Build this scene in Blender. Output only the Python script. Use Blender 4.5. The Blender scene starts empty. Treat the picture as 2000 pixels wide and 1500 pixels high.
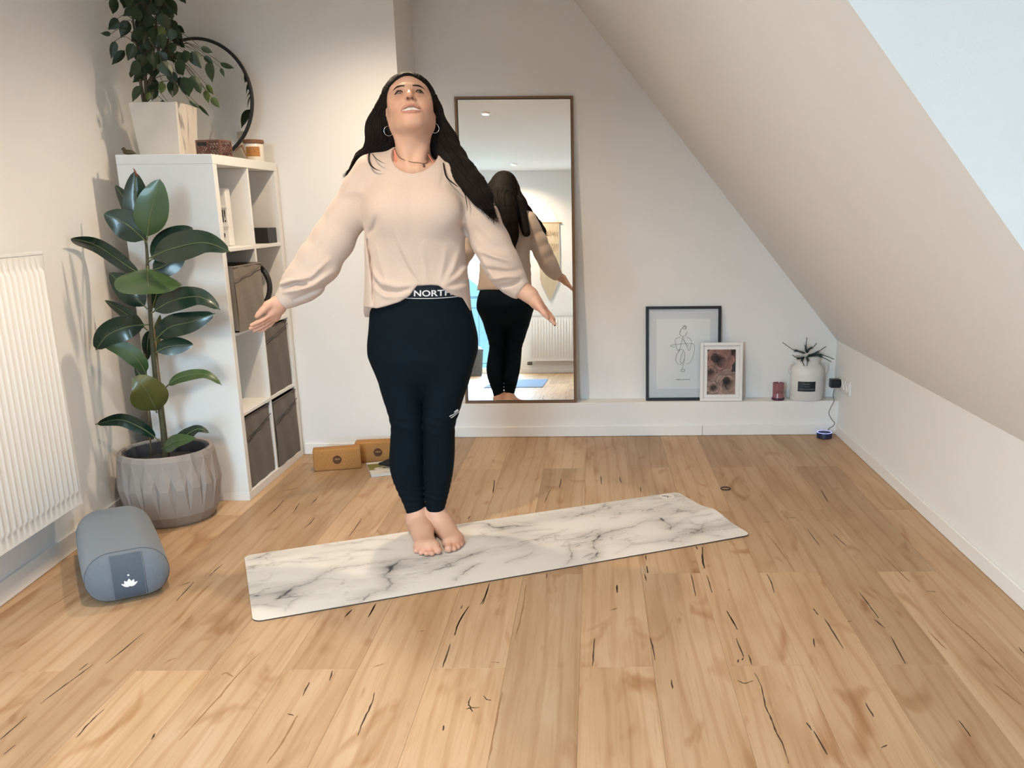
import bpy, bmesh, math, random
import numpy as np
from mathutils import Vector, Matrix

SC = bpy.context.scene
COL = SC.collection
random.seed(7)
PI = math.pi

# ------------------------------------------------------------------ camera
FPX, CX, CY, HOR, ROLL, CAMH = 1733.4, 1162.6, 856.6, 406.4, -0.008, 1.247
_p = math.atan2(CY - HOR, FPX)
_fw = Vector((0, math.cos(_p), -math.sin(_p)))
_r0 = Vector((1, 0, 0))
_u0 = _r0.cross(_fw)
_R = _r0 * math.cos(ROLL) + _u0 * math.sin(ROLL)
_U = -_r0 * math.sin(ROLL) + _u0 * math.cos(ROLL)
CAM = Vector((0, 0, CAMH))
cd = bpy.data.cameras.new('camera')
cd.sensor_fit = 'HORIZONTAL'
cd.sensor_width = 36.0
cd.lens = FPX / 2000.0 * 36.0
cd.shift_x = (1000.0 - CX) / 2000.0
cd.shift_y = (CY - 750.0) / 2000.0
cd.clip_start = 0.05
cd.clip_end = 400
cam = bpy.data.objects.new('camera', cd)
COL.objects.link(cam)
_m = Matrix((_R, _U, -_fw)).transposed().to_4x4()
_m.translation = CAM
cam.matrix_world = _m
SC.camera = cam

def ray(x, y):
    return _fw + _R * ((x - CX) / FPX) + _U * ((CY - y) / FPX)
def at(x, y, Y=None, X=None, Z=None):
    """world point seen in the photograph at pixel (x, y), at a known distance / wall / height"""
    d = ray(x, y)
    t = Y / d.y if Y is not None else (X / d.x if X is not None else (Z - CAMH) / d.z)
    return CAM + d * t

# ------------------------------------------------------------------ world, exposure
SC.view_settings.view_transform = 'Standard'
SC.view_settings.look = 'None'
SC.view_settings.gamma = 1.0
SC.view_settings.use_curve_mapping = False
SC.view_settings.exposure = 0.56
SKY = 21.0
SPOT_W = 74.0
SPOT_COL = (1.0, 0.79, 0.56)
w = bpy.data.worlds.new('sky')
SC.world = w
w.use_nodes = True
bg = w.node_tree.nodes['Background']
bg.inputs[0].default_value = (0.53, 0.795, 1.0, 1)
bg.inputs[1].default_value = SKY

# ------------------------------------------------------------------ materials
MATS = {}
def mat(name, col, rough=0.6, var=0.05, scale=30, bump=0.0, bscale=None, metal=0.0, spec=0.4, trans=0.0,
        emit=None, coat=0.0, sss=0.0, sheen=0.0, stretch=None, attr=None, ior=None):
    if name in MATS:
        return MATS[name]
    m = bpy.data.materials.new(name)
    m.use_nodes = True
    nt = m.node_tree
    b = nt.nodes['Principled BSDF']
    b.inputs['Roughness'].default_value = rough
    b.inputs['Metallic'].default_value = metal
    b.inputs['Specular IOR Level'].default_value = spec
    b.inputs['Coat Weight'].default_value = coat
    if sheen: b.inputs['Sheen Weight'].default_value = sheen
    if sss:
        b.inputs['Subsurface Weight'].default_value = sss
        b.inputs['Subsurface Radius'].default_value = (1.0, 0.35, 0.2)
        b.inputs['Subsurface Scale'].default_value = 0.006
    if trans: b.inputs['Transmission Weight'].default_value = trans
    if ior: b.inputs['IOR'].default_value = ior
    tc = nt.nodes.new('ShaderNodeTexCoord')
    mp = nt.nodes.new('ShaderNodeMapping')
    nt.links.new(tc.outputs['Object'], mp.inputs['Vector'])
    if stretch: mp.inputs['Scale'].default_value = stretch
    n = nt.nodes.new('ShaderNodeTexNoise')
    n.inputs['Scale'].default_value = scale
    n.inputs['Detail'].default_value = 4
    nt.links.new(mp.outputs[0], n.inputs['Vector'])
    mx = nt.nodes.new('ShaderNodeMix')
    mx.data_type = 'RGBA'
    lo = [max(0, c * (1 - var * 2)) for c in col[:3]] + [1]
    hi = [min(1, c * (1 + var * 2)) for c in col[:3]] + [1]
    mx.inputs['A'].default_value = lo
    mx.inputs['B'].default_value = hi
    nt.links.new(n.outputs['Fac'], mx.inputs['Factor'])
    out = mx.outputs['Result']
    if attr:
        at_ = nt.nodes.new('ShaderNodeAttribute')
        at_.attribute_name = attr
        m2 = nt.nodes.new('ShaderNodeMix')
        m2.data_type = 'RGBA'
        m2.blend_type = 'MULTIPLY'
        m2.inputs['Factor'].default_value = 1
        nt.links.new(out, m2.inputs['A'])
        nt.links.new(at_.outputs['Color'], m2.inputs['B'])
        out = m2.outputs['Result']
    nt.links.new(out, b.inputs['Base Color'])
    if bump:
        n2 = nt.nodes.new('ShaderNodeTexNoise')
        n2.inputs['Scale'].default_value = bscale or scale * 4
        n2.inputs['Detail'].default_value = 3
        nt.links.new(mp.outputs[0], n2.inputs['Vector'])
        bp = nt.nodes.new('ShaderNodeBump')
        bp.inputs['Strength'].default_value = bump
        bp.inputs['Distance'].default_value = 0.002
        nt.links.new(n2.outputs['Fac'], bp.inputs['Height'])
        nt.links.new(bp.outputs[0], b.inputs['Normal'])
    if emit:
        b.inputs['Emission Color'].default_value = (*emit[:3], 1)
        b.inputs['Emission Strength'].default_value = emit[3]
    MATS[name] = m
    return m

# ------------------------------------------------------------------ mesh builder
class MB:
    def __init__(s):
        s.v = []; s.f = []; s.mi = []
    def add(s, verts, faces, mi=0, M=None):
        o = len(s.v)
        if M is not None: verts = [M @ Vector(v) for v in verts]
        s.v += [tuple(v) for v in verts]
        s.f += [tuple(i + o for i in f) for f in faces]
        s.mi += [mi] * len(faces)
        return s
    def box(s, x0, x1, y0, y1, z0, z1, bevel=0.0, mi=0, M=None, seg=1):
        bm = bmesh.new()
        bmesh.ops.create_cube(bm, size=1)
        for v in bm.verts:
            v.co = Vector(((x0 + x1) / 2 + v.co.x * (x1 - x0), (y0 + y1) / 2 + v.co.y * (y1 - y0), (z0 + z1) / 2 + v.co.z * (z1 - z0)))
        if bevel:
            bmesh.ops.bevel(bm, geom=list(bm.edges), offset=bevel, segments=seg, profile=0.5, affect='EDGES')
        return s.addbm(bm, mi, M)
    def addbm(s, bm, mi=0, M=None):
        bm.verts.index_update()
        s.add([v.co.copy() for v in bm.verts], [[v.index for v in f.verts] for f in bm.faces], mi, M)
        bm.free()
        return s
    def prism(s, pts, y0, y1, axis='y', mi=0, M=None, bevel=0.0):
        """closed 2-D polygon pts extruded along an axis"""
        bm = bmesh.new()
        def P(a, b, t):
            return {'y': (a, t, b), 'x': (t, a, b), 'z': (a, b, t)}[axis]
        A = [bm.verts.new(P(a, b, y0)) for a, b in pts]
        B = [bm.verts.new(P(a, b, y1)) for a, b in pts]
        n = len(pts)
        bm.faces.new(A); bm.faces.new(B[::-1])
        for i in range(n):
            bm.faces.new((A[i], B[i], B[(i + 1) % n], A[(i + 1) % n]))
        bmesh.ops.recalc_face_normals(bm, faces=bm.faces)
        if bevel:
            bmesh.ops.bevel(bm, geom=list(bm.edges), offset=bevel, segments=2, profile=0.5, affect='EDGES')
        return s.addbm(bm, mi, M)
    def lathe(s, prof, n=32, c=(0, 0, 0), mi=0, M=None, sx=1, sy=1, close=True):
        V = []; F = []
        for r, z in prof:
            for k in range(n):
                a = 2 * PI * k / n
                V.append((c[0] + r * math.cos(a) * sx, c[1] + r * math.sin(a) * sy, c[2] + z))
        for i in range(len(prof) - 1):
            for k in range(n):
                k2 = (k + 1) % n
                F.append((i * n + k, i * n + k2, (i + 1) * n + k2, (i + 1) * n + k))
        if close:
            F.append(tuple(range(n))[::-1])
            F.append(tuple(range((len(prof) - 1) * n, len(prof) * n)))
        return s.add(V, F, mi, M)
    def tube(s, path, r, n=8, mi=0, cap=True, flat=None, closed=False):
        """swept tube through points; r a number or a list"""
        P = [Vector(p) for p in path]
        m = len(P)
        R = r if isinstance(r, (list, tuple)) else [r] * m
        V = []; F = []
        up = None
        for i in range(m):
            if closed: t = (P[(i + 1) % m] - P[i - 1])
            else: t = P[min(i + 1, m - 1)] - P[max(i - 1, 0)]
            t.normalize()
            if up is None:
                up = Vector((0, 0, 1)) if abs(t.z) < 0.9 else Vector((1, 0, 0))
            b = t.cross(up)
            if b.length < 1e-6: b = t.orthogonal()
            b.normalize()
            nn = b.cross(t).normalized()
            up = nn
            for k in range(n):
                a = 2 * PI * k / n
                V.append(P[i] + b * (math.cos(a) * R[i]) + nn * (math.sin(a) * R[i] * (flat or 1)))
        for i in range(m - (0 if closed else 1)):
            j = (i + 1) % m
            for k in range(n):
                k2 = (k + 1) % n
                F.append((i * n + k, i * n + k2, j * n + k2, j * n + k))
        if cap and not closed:
            F.append(tuple(range(n))[::-1])
            F.append(tuple(range((m - 1) * n, m * n)))
        return s.add(V, F, mi)
    def build(s, name, mats, parent=None, smooth=False, angle=None):
        me = bpy.data.meshes.new(name)
        me.from_pydata(s.v, [], s.f)
        if not isinstance(mats, (list, tuple)): mats = [mats]
        for m in mats: me.materials.append(m)
        if len(mats) > 1:
            me.polygons.foreach_set('material_index', s.mi)
        bm = bmesh.new(); bm.from_mesh(me)
        bmesh.ops.recalc_face_normals(bm, faces=bm.faces)
        bm.to_mesh(me); bm.free()
        if smooth or angle:
            me.polygons.foreach_set('use_smooth', [True] * len(me.polygons))
            if angle: me.set_sharp_from_angle(angle=math.radians(angle))
        me.update()
        o = bpy.data.objects.new(name, me)
        COL.objects.link(o)
        if parent: o.parent = parent
        return o

def thing(name, label, cat, loc=(0, 0, 0), rz=0.0, group=None):
    o = bpy.data.objects.new(name, None)
    COL.objects.link(o)
    o.empty_display_size = 0.05
    o.location = loc
    o.rotation_euler = (0, 0, rz)
    return tag(o, label, cat, group)
def tag(o, label, cat, group=None, kind=None):
    o['label'] = label; o['category'] = cat
    if group: o['group'] = group
    if kind: o['kind'] = kind
    return o
def struct(o):
    o['kind'] = 'structure'
    return o
def clone(o, parent):
    c = o.copy(); COL.objects.link(c); c.parent = parent
    return c
def catmull(pts, n=6):
    P = [Vector(p) for p in pts]
    out = []
    for i in range(len(P) - 1):
        a, b, c, d = P[max(i - 1, 0)], P[i], P[i + 1], P[min(i + 2, len(P) - 1)]
        for k in range(n):
            t = k / n
            out.append(0.5 * ((2 * b) + (c - a) * t + (2 * a - 5 * b + 4 * c - d) * t * t + (3 * b - a - 3 * c + d) * t ** 3))
    out.append(P[-1])
    return out
def text_mesh(body, size, name='lettering', extrude=0.0, bold=0.0, align='CENTER'):
    """flat lettering as mesh data, x right, y up"""
    cu = bpy.data.curves.new(name, 'FONT')
    cu.body = body; cu.size = size; cu.align_x = align; cu.align_y = 'CENTER'
    cu.extrude = extrude; cu.offset = bold; cu.resolution_u = 4
    o = bpy.data.objects.new('tmp_text', cu); COL.objects.link(o)
    dg = bpy.context.evaluated_depsgraph_get(); dg.update()
    me = bpy.data.meshes.new_from_object(o.evaluated_get(dg))
    v = [tuple(p.co) for p in me.vertices]; f = [tuple(p.vertices) for p in me.polygons]
    bpy.data.objects.remove(o); bpy.data.curves.remove(cu); bpy.data.meshes.remove(me)
    return v, f

# ------------------------------------------------------------------ sculpting by distance fields (sparse surface nets)
def _smin(a, b, k):
    if k <= 0: return np.minimum(a, b)
    h = np.maximum(k - np.abs(a - b), 0) / k
    return np.minimum(a, b) - h * h * k * 0.25
def _smax(a, b, k):
    return -_smin(-a, -b, k)
class Prim:
    def __init__(s, fn, lo, hi, k, op): s.fn, s.lo, s.hi, s.k, s.op = fn, np.array(lo), np.array(hi), k, op
class SDF:
    def __init__(s): s.p = []; s.warp = None
    def cone(s, a, b, r1, r2, k=0.02, op='u', flat=None):
        """round cone a->b; flat=(axis vector, factor) squeezes the section along an axis"""
        a = np.array(a, float); b = np.array(b, float)
        ba = b - a; L2 = float(ba @ ba) or 1e-9
        if flat is not None:
            ax = np.array(flat[0], float); ax /= np.linalg.norm(ax); fk = 1.0 / flat[1] - 1.0
        def fn(P):
            pa = P - a
            h = np.clip(pa @ ba / L2, 0, 1)
            d = pa - h[:, None] * ba
            r = r1 + (r2 - r1) * h
            if flat is not None:
                q = d @ ax
                d = d + (q * fk)[:, None] * ax
                g = np.sqrt((d * d).sum(1))
                # keep a distance-like gradient
                return (g - r) * (1.0 / (1.0 + 0.5 * fk))
            return np.sqrt((d * d).sum(1)) - r
        m = max(r1, r2)
        s.p.append(Prim(fn, np.minimum(a, b) - m, np.maximum(a, b) + m, k, op))
        return s
    def chain(s, pts, rs, k=0.02, op='u', flat=None):
        for i in range(len(pts) - 1):
            s.cone(pts[i], pts[i + 1], rs[i], rs[i + 1], k, op, flat)
        return s
    def ell(s, c, r, k=0.02, op='u', M=None):
        """ellipsoid; M a 3x3 matrix whose columns are its axes"""
        c = np.array(c, float); r = np.array(r, float)
        A = None if M is None else np.array(M, float)
        def fn(P):
            q = P - c
            if A is not None: q = q @ A
            k0 = np.sqrt(((q / r) ** 2).sum(1)); k1 = np.sqrt(((q / (r * r)) ** 2).sum(1))
            return np.where(k1 > 1e-9, k0 * (k0 - 1.0) / np.maximum(k1, 1e-9), -r.min())
        m = r.max()
        s.p.append(Prim(fn, c - m, c + m, k, op))
        return s
    def func(s, fn, lo, hi, k=0.0, op='u'):
        s.p.append(Prim(fn, lo, hi, k, op)); return s
    def ev(s, P, sel=None):
        d = np.full(len(P), 9.0)
        if s.warp is not None: P = s.warp(P)
        for q in (s.p if sel is None else sel):
            f = q.fn(P)
            if q.op == 'u': d = _smin(d, f, q.k)
            elif q.op == 's': d = _smax(d, -f, q.k)
            elif q.op == 'i': d = _smax(d, f, q.k)
            elif q.op == 'add': d = d + f
        return d
    def mesh(s, h=0.004, B=8, pad=0.0):
        U = [q for q in s.p if q.op == 'u']
        lo = np.min([q.lo for q in U], 0) - 0.03; hi = np.max([q.hi for q in U], 0) + 0.03
        nb = np.ceil((hi - lo) / (h * B)).astype(int) + 1
        size = h * B
        ii, jj, kk = np.meshgrid(*[np.arange(n) for n in nb], indexing='ij')
        BI = np.stack([ii.ravel(), jj.ravel(), kk.ravel()], 1)
        near = np.zeros(len(BI), bool)
        blo = lo + BI * size
        mg = 0.02 + pad
        for q in U:
            near |= ((blo - mg <= q.hi) & (blo + size + mg >= q.lo)).all(1)
        BI = BI[near]
        cen = lo + (BI + 0.5) * size
        dc = np.concatenate([s.ev(cen[a:a + 20000]) for a in range(0, len(cen), 20000)])
        BI = BI[np.abs(dc) < size * 1.3 + 0.012 + pad]
        N = nb * B + 2
        g = np.arange(B + 1)
        off = np.stack(np.meshgrid(g, g, g, indexing='ij'), -1).reshape(-1, 3)
        W = B + 1
        idx = lambda o: (o[..., 0] * W + o[..., 1]) * W + o[..., 2]
        c8 = np.array([[a, b, c] for a in (0, 1) for b in (0, 1) for c in (0, 1)])
        cells = np.stack(np.meshgrid(np.arange(B), np.arange(B), np.arange(B), indexing='ij'), -1).reshape(-1, 3)
        ci = idx(cells[:, None, :] + c8[None])
        E = [(a, b) for a in range(8) for b in range(a + 1, 8) if np.abs(c8[a] - c8[b]).sum() == 1]
        keys = []; pos = []; quads = []
        key = lambda c: (c[..., 0].astype(np.int64) * N[1] + c[..., 1]) * N[2] + c[..., 2]
        for bi in BI:
            base = bi * B
            P = lo + (base + off) * h
            l, u = P[0] - 0.03 - pad, P[-1] + 0.03 + pad
            sel = [q for q in s.p if q.op in ('i', 'add') or ((q.lo <= u + q.k).all() and (q.hi >= l - q.k).all())]
            if not sel: continue
            d = s.ev(P, sel)
            if d.min() > 0 or d.max() < 0: continue
            dcn = d[ci]
            ins = dcn < 0
            act = np.where(ins.any(1) & ~ins.all(1))[0]
            if len(act) == 0: continue
            dv = dcn[act]; acc = np.zeros((len(act), 3)); cnt = np.zeros(len(act))
            for a, b in E:
                m = (dv[:, a] < 0) != (dv[:, b] < 0)
                if not m.any(): continue
                t = dv[m, a] / (dv[m, a] - dv[m, b])
                acc[m] += c8[a] + (c8[b] - c8[a]) * t[:, None]; cnt[m] += 1
            cc = base + cells[act]
            pos.append(lo + (cc + acc / cnt[:, None]) * h)
            keys.append(key(cc))
            sg = d < 0
            for ax in range(3):
                e = np.zeros(3, int); e[ax] = 1
                A = cells; a0 = sg[idx(A)]; a1 = sg[idx(A + e)]
                m = a0 != a1
                if not m.any(): continue
                g0 = base + A[m]
                o1 = np.zeros(3, int); o1[(ax + 1) % 3] = 1
                o2 = np.zeros(3, int); o2[(ax + 2) % 3] = 1
                q = np.stack([key(g0 - o1 - o2), key(g0 - o2), key(g0), key(g0 - o1)], 1)
                fl = ~a0[m]
                q[fl] = q[fl][:, ::-1]
                quads.append(q)
        K = np.concatenate(keys); Pp = np.concatenate(pos); Q = np.concatenate(quads)
        o = np.argsort(K); K = K[o]; Pp = Pp[o]
        qi = np.searchsorted(K, Q); qi = np.minimum(qi, len(K) - 1)
        ok = (K[qi] == Q).all(1)
        return Pp, qi[ok]
def np_obj(name, V, F, mats, parent=None, smooth=True, relax=0):
    """numpy verts / quads -> object"""
    me = bpy.data.meshes.new(name)
    V = np.asarray(V, float)
    if relax:
        e = np.concatenate([F[:, [0, 1]], F[:, [1, 2]], F[:, [2, 3]], F[:, [3, 0]]])
        for it in range(relax):
            acc = np.zeros_like(V); cnt = np.zeros(len(V))
            for a, b in ((0, 1), (1, 0)):
                for ax in range(3): acc[:, ax] += np.bincount(e[:, a], V[e[:, b], ax], len(V))
                cnt += np.bincount(e[:, a], minlength=len(V))
            V = V * 0.5 + 0.5 * acc / np.maximum(cnt, 1)[:, None]
    me.vertices.add(len(V)); me.vertices.foreach_set('co', V.astype(np.float32).ravel())
    F = np.asarray(F)
    me.loops.add(F.size); me.loops.foreach_set('vertex_index', F.astype(np.int32).ravel())
    me.polygons.add(len(F))
    me.polygons.foreach_set('loop_start', np.arange(0, F.size, F.shape[1], dtype=np.int32))
    me.update(calc_edges=True); me.validate()
    if smooth: me.polygons.foreach_set('use_smooth', np.ones(len(me.polygons), bool))
    for m in (mats if isinstance(mats, (list, tuple)) else [mats]): me.materials.append(m)
    o = bpy.data.objects.new(name, me); COL.objects.link(o)
    if parent: o.parent = parent
    return o
def vcol(o, C, name='Col'):
    a = o.data.color_attributes.new(name, 'FLOAT_COLOR', 'POINT')
    C = np.asarray(C, np.float32)
    if C.shape[1] == 3: C = np.c_[C, np.ones(len(C), np.float32)]
    a.data.foreach_set('color', C.ravel())
def vnoise(P, seed=0):
    """value noise in numpy, P (n,2)"""
    i = np.floor(P).astype(np.int64); f = P - i; f = f * f * (3 - 2 * f)
    def hsh(a, b):
        x = (a * 374761393 + b * 668265263 + seed * 2147483647) & 0xFFFFFFFF
        x = ((x ^ (x >> 13)) * 1274126177) & 0xFFFFFFFF
        return ((x ^ (x >> 16)) & 0xFFFF) / 65535.0
    a = hsh(i[:, 0], i[:, 1]); b = hsh(i[:, 0] + 1, i[:, 1]); c = hsh(i[:, 0], i[:, 1] + 1); d = hsh(i[:, 0] + 1, i[:, 1] + 1)
    return (a * (1 - f[:, 0]) + b * f[:, 0]) * (1 - f[:, 1]) + (c * (1 - f[:, 0]) + d * f[:, 0]) * f[:, 1]
def fbm(P, o=4, seed=0):
    s = 0; a = 0.5
    for k in range(o):
        s = s + a * vnoise(P * 2 ** k, seed + k * 17); a *= 0.5
    return s
# ================================================================== daylight portals, ceiling lamps
ZC = 2.35                       # flat ceiling
SLK = 2.1675                    # sloped ceiling: z = SLK - 1.21 x
slx = lambda z: (SLK - z) / 1.21
YB, YA, YR = 4.975, 4.523, -0.8  # back wall, chimney breast, wall behind the camera
XR = 1.365
XA = -0.927
DY0, DY1, DZ, DXW = -0.6, 1.752, 0.80, 1.75
WY0, WY1, WZ0, WZ1 = -0.56, -0.06, 0.9, 2.28   # glazing in the dormer front   # dormer: sides, sill height, window plane
wx = lambda y: -1.96 - 0.0677 * (y - 2.687)   # left wall line

def portal(name, loc, rot, sx, sy):
    l = bpy.data.lights.new(name, 'AREA')
    l.shape = 'RECTANGLE'; l.size = sx; l.size_y = sy
    l.cycles.is_portal = True
    o = bpy.data.objects.new(name, l); COL.objects.link(o)
    o.location = loc; o.rotation_euler = rot
portal('dormer_daylight', (DXW + 0.06, (WY0 + WY1) / 2, (WZ0 + WZ1) / 2), (0, PI / 2, 0), WZ1 - WZ0, WY1 - WY0)
portal('balcony_daylight', (-1.27, YR - 0.06, 1.1), (PI / 2, 0, 0), 0.82, 2.2)

# ================================================================== shell
M_wall = mat('white_plaster', (0.845, 0.83, 0.81), 0.85, 0.012, 3, bump=0.25, bscale=260, spec=0.2)
M_trim = mat('white_trim', (0.84, 0.83, 0.81), 0.45, 0.012, 4, spec=0.4)
M_seam = mat('dark_joint', (0.22, 0.14, 0.08), 0.9, 0.1, 40)

m = MB().box(-2.35, 1.5, -0.9, 5.1, -0.06, -0.008)
floor = struct(m.build('floor', M_seam))

def oak():
    m = bpy.data.materials.new('oak_plank'); m.use_nodes = True
    nt = m.node_tree; N = nt.nodes; L = nt.links
    b = N['Principled BSDF']
    oi = N.new('ShaderNodeObjectInfo'); geo = N.new('ShaderNodeNewGeometry')
    sep = N.new('ShaderNodeSeparateXYZ'); L.new(geo.outputs['Position'], sep.inputs[0])
    def math_(op, a, b_=None):
        n = N.new('ShaderNodeMath'); n.operation = op
        for i, v in enumerate((a, b_)):
            if v is None: continue
            if isinstance(v, (int, float)): n.inputs[i].default_value = v
            else: L.new(v, n.inputs[i])
        return n.outputs[0]
    offs = math_('MULTIPLY', oi.outputs['Random'], 37.0)
    def vec(sx, sy):
        c = N.new('ShaderNodeCombineXYZ')
        L.new(math_('MULTIPLY', sep.outputs['X'], sx), c.inputs[0]); L.new(math_('MULTIPLY', sep.outputs['Y'], sy), c.inputs[1]); L.new(offs, c.inputs[2])
        return c.outputs[0]
    def noise(v, scale, detail=4, dist=0.0):
        n = N.new('ShaderNodeTexNoise'); n.inputs['Scale'].default_value = scale; n.inputs['Detail'].default_value = detail
        n.inputs['Distortion'].default_value = dist; L.new(v, n.inputs['Vector']); return n.outputs['Fac']
    def ramp(f, stops):
        r = N.new('ShaderNodeValToRGB'); e = r.color_ramp.elements
        e[0].position, e[0].color = stops[0][0], (*stops[0][1], 1); e[1].position, e[1].color = stops[-1][0], (*stops[-1][1], 1)
        for p, c in stops[1:-1]:
            k = e.new(p); k.color = (*c, 1)
        L.new(f, r.inputs[0]); return r.outputs[0]
    def mix(a, b_, f, bt='MIX'):
        n = N.new('ShaderNodeMix'); n.data_type = 'RGBA'; n.blend_type = bt
        if isinstance(f, float): n.inputs['Factor'].default_value = f
        else: L.new(f, n.inputs['Factor'])
        L.new(a, n.inputs['A'])
        if isinstance(b_, tuple): n.inputs['B'].default_value = (*b_, 1)
        else: L.new(b_, n.inputs['B'])
        return n.outputs['Result']
    broad = noise(vec(3.0, 0.55), 2.2, 3, 0.6)          # cathedral bands
    c1 = ramp(broad, [(0.30, (0.425, 0.27, 0.152)), (0.5, (0.505, 0.342, 0.208)), (0.72, (0.57, 0.41, 0.272))])
    fine = noise(vec(60, 2.2), 2.4, 5, 0.2)               # pores
    c2 = mix(c1, ramp(fine, [(0.30, (0.76, 0.68, 0.58)), (0.5, (1, 1, 1))]), 0.42, 'MULTIPLY')
    rings = N.new('ShaderNodeTexWave'); rings.wave_type = 'BANDS'; rings.bands_direction = 'X'
    rings.inputs['Scale'].default_value = 5.5; rings.inputs['Distortion'].default_value = 7.0; rings.inputs['Detail'].default_value = 2.5
    rings.inputs['Detail Scale'].default_value = 0.9
    L.new(vec(1.0, 0.14), rings.inputs['Vector'])
    c3 = mix(c2, ramp(rings.outputs['Fac'], [(0.02, (0.74, 0.62, 0.49)), (0.22, (1, 1, 1))]), 0.36, 'MULTIPLY')
    blot = noise(vec(5.0, 1.5), 1.6, 2, 1.5)              # brown knotty patches
    c4 = mix(c3, ramp(blot, [(0.60, (1, 1, 1)), (0.76, (0.66, 0.48, 0.32))]), 0.85, 'MULTIPLY')
    tone = ramp(oi.outputs['Random'], [(0, (0.80, 0.78, 0.75)), (0.5, (0.95, 0.93, 0.91)), (1, (1.08, 1.06, 1.03))])
    c5 = mix(c4, tone, 1.0, 'MULTIPLY')
    L.new(c5, b.inputs['Base Color'])
    b.inputs['Roughness'].default_value = 0.46
    b.inputs['Specular IOR Level'].default_value = 0.35
    bp = N.new('ShaderNodeBump'); bp.inputs['Strength'].default_value = 0.12; bp.inputs['Distance'].default_value = 0.001
    L.new(fine, bp.inputs['Height']); L.new(bp.outputs[0], b.inputs['Normal'])
    return m
M_oak = oak()
M_crack = mat('dark_crack', (0.055, 0.03, 0.018), 0.9, 0.2, 60)
M_vein = mat('brown_grain_line', (0.30, 0.17, 0.08), 0.8, 0.2, 60)

def crop(ox, oy, s, lines):
    return [[(ox + x / s, oy + y / s) for x, y in l] for l in lines]
F1 = crop(0, 1100, 2.857, [[(980,215),(1040,150),(1080,105)],[(1165,75),(1200,40),(1245,5)],[(590,560),(680,490),(800,390)],[(225,785),(310,720),(420,640),(520,565)],
  [(0,985),(60,935),(150,855)],[(425,975),(500,890),(580,815)],[(1840,655),(1855,600)],[(1690,740),(1725,665)],[(20,1070),(85,1015)],[(845,985),(865,950)],[(440,600),(490,560)],[(1000,130),(1060,105)],[(1605,840),(1640,850)]])
F2 = crop(650, 1100, 2.857, [[(65,300),(105,262)],[(200,300),(240,225)],[(835,230),(850,190),(875,110)],[(715,255),(725,235)],[(680,405),(700,340),(755,245)],[(612,583),(630,530),(655,450)],
  [(140,965),(165,890),(210,800),(235,720)],[(770,745),(757,785),(775,805),(820,805)],[(745,815),(775,805)],[(780,830),(765,805)],[(840,740),(860,760),(885,765)],[(615,935),(620,905)],
  [(1195,55),(1193,85)],[(1588,120),(1588,165)],[(1450,575),(1455,500),(1462,420)],[(1770,415),(1785,470),(1797,540)],[(1890,650),(1895,700)],[(1740,60),(1750,100)],[(1752,15),(1757,55)],[(1550,262),(1590,250)],[(485,380),(510,376)]])
F3 = crop(1300, 850, 2.307, [[(165,505),(165,560),(175,600)],[(115,625),(135,725)],[(185,630),(210,710)],[(455,625),(475,660),(490,712)],[(275,792),(300,835),(322,875)],[(318,915),(352,1000)],
  [(375,990),(388,1035)],[(400,1070),(430,1130),(450,1220),(475,1275),(500,1340),(530,1400),(555,1480)],[(635,1295),(660,1330)],[(668,1332),(730,1440)],[(665,780),(688,810)],[(715,825),(760,895),(800,960)],
  [(665,915),(672,955)],[(875,710),(920,770),(960,825)],[(940,830),(990,870)],[(1015,905),(1080,1030)],[(640,425),(695,500)],[(755,445),(815,500)],[(900,1205),(938,1270)],[(1320,1285),(1375,1358)],
  [(970,1410),(998,1395)],[(1590,955),(1615,985)],[(700,245),(730,300)],[(322,1105),(358,1118),(395,1106)],[(440,391),(470,391)],[(545,372),(590,371)],[(1175,703),(1220,706)],[(820,838),(838,838)],[(278,697),(290,697)],[(325,1025),(330,1010)],[(345,1015),(350,1003)]])
F4 = crop(460, 930, 3.704, [[(235,290),(300,230),(350,170)],[(415,265),(440,230),(460,195)],[(540,215),(570,180),(595,150)],[(500,375),(540,340),(575,298)],[(820,435),(870,370),(915,305)],
  [(790,1020),(840,965)],[(960,1020),(1010,930)],[(1585,1148),(1620,1050),(1690,940)],[(1770,930),(1800,880),(1835,780)],[(340,105),(400,98),(450,80)],[(1680,310),(1700,290)],[(1860,120),(1875,30)]])
F5 = crop(960, 930, 3.704, [[(10,120),(20,30)],[(385,195),(400,150),(425,100)],[(490,90),(505,20)],[(795,60),(790,0)],[(940,50),(925,5)],[(1080,120),(1075,80)],[(1115,570),(1118,610)],[(1125,655),(1130,700)],
  [(1480,505),(1490,530)],[(1525,510),(1530,600),(1543,670)],[(1700,975),(1740,1040),(1780,1110)],[(905,790),(910,845)]])
SOFT = crop(0, 1100, 2.857, [[(220,280),(420,155)],[(1000,990),(1100,880),(1230,740),(1320,630),(1450,500)],[(1235,625),(1262,612),(1300,635)],[(920,560),(955,538),(985,532)],[(1490,1120),(1600,960),(1660,850)]]) + \
  crop(650, 1100, 2.857, [[(230,580),(260,570),(285,560)],[(890,553),(930,555)],[(870,1100),(900,950),(945,720)],[(1015,420),(1050,300),(1080,120)]]) + \
  crop(1300, 850, 2.307, [[(1200,740),(1280,830),(1350,885),(1450,980),(1600,1130)],[(1180,880),(1265,965)],[(450,440),(510,510),(580,615)],[(1480,1120),(1600,1215)],[(975,540),(1100,660)]])
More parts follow.
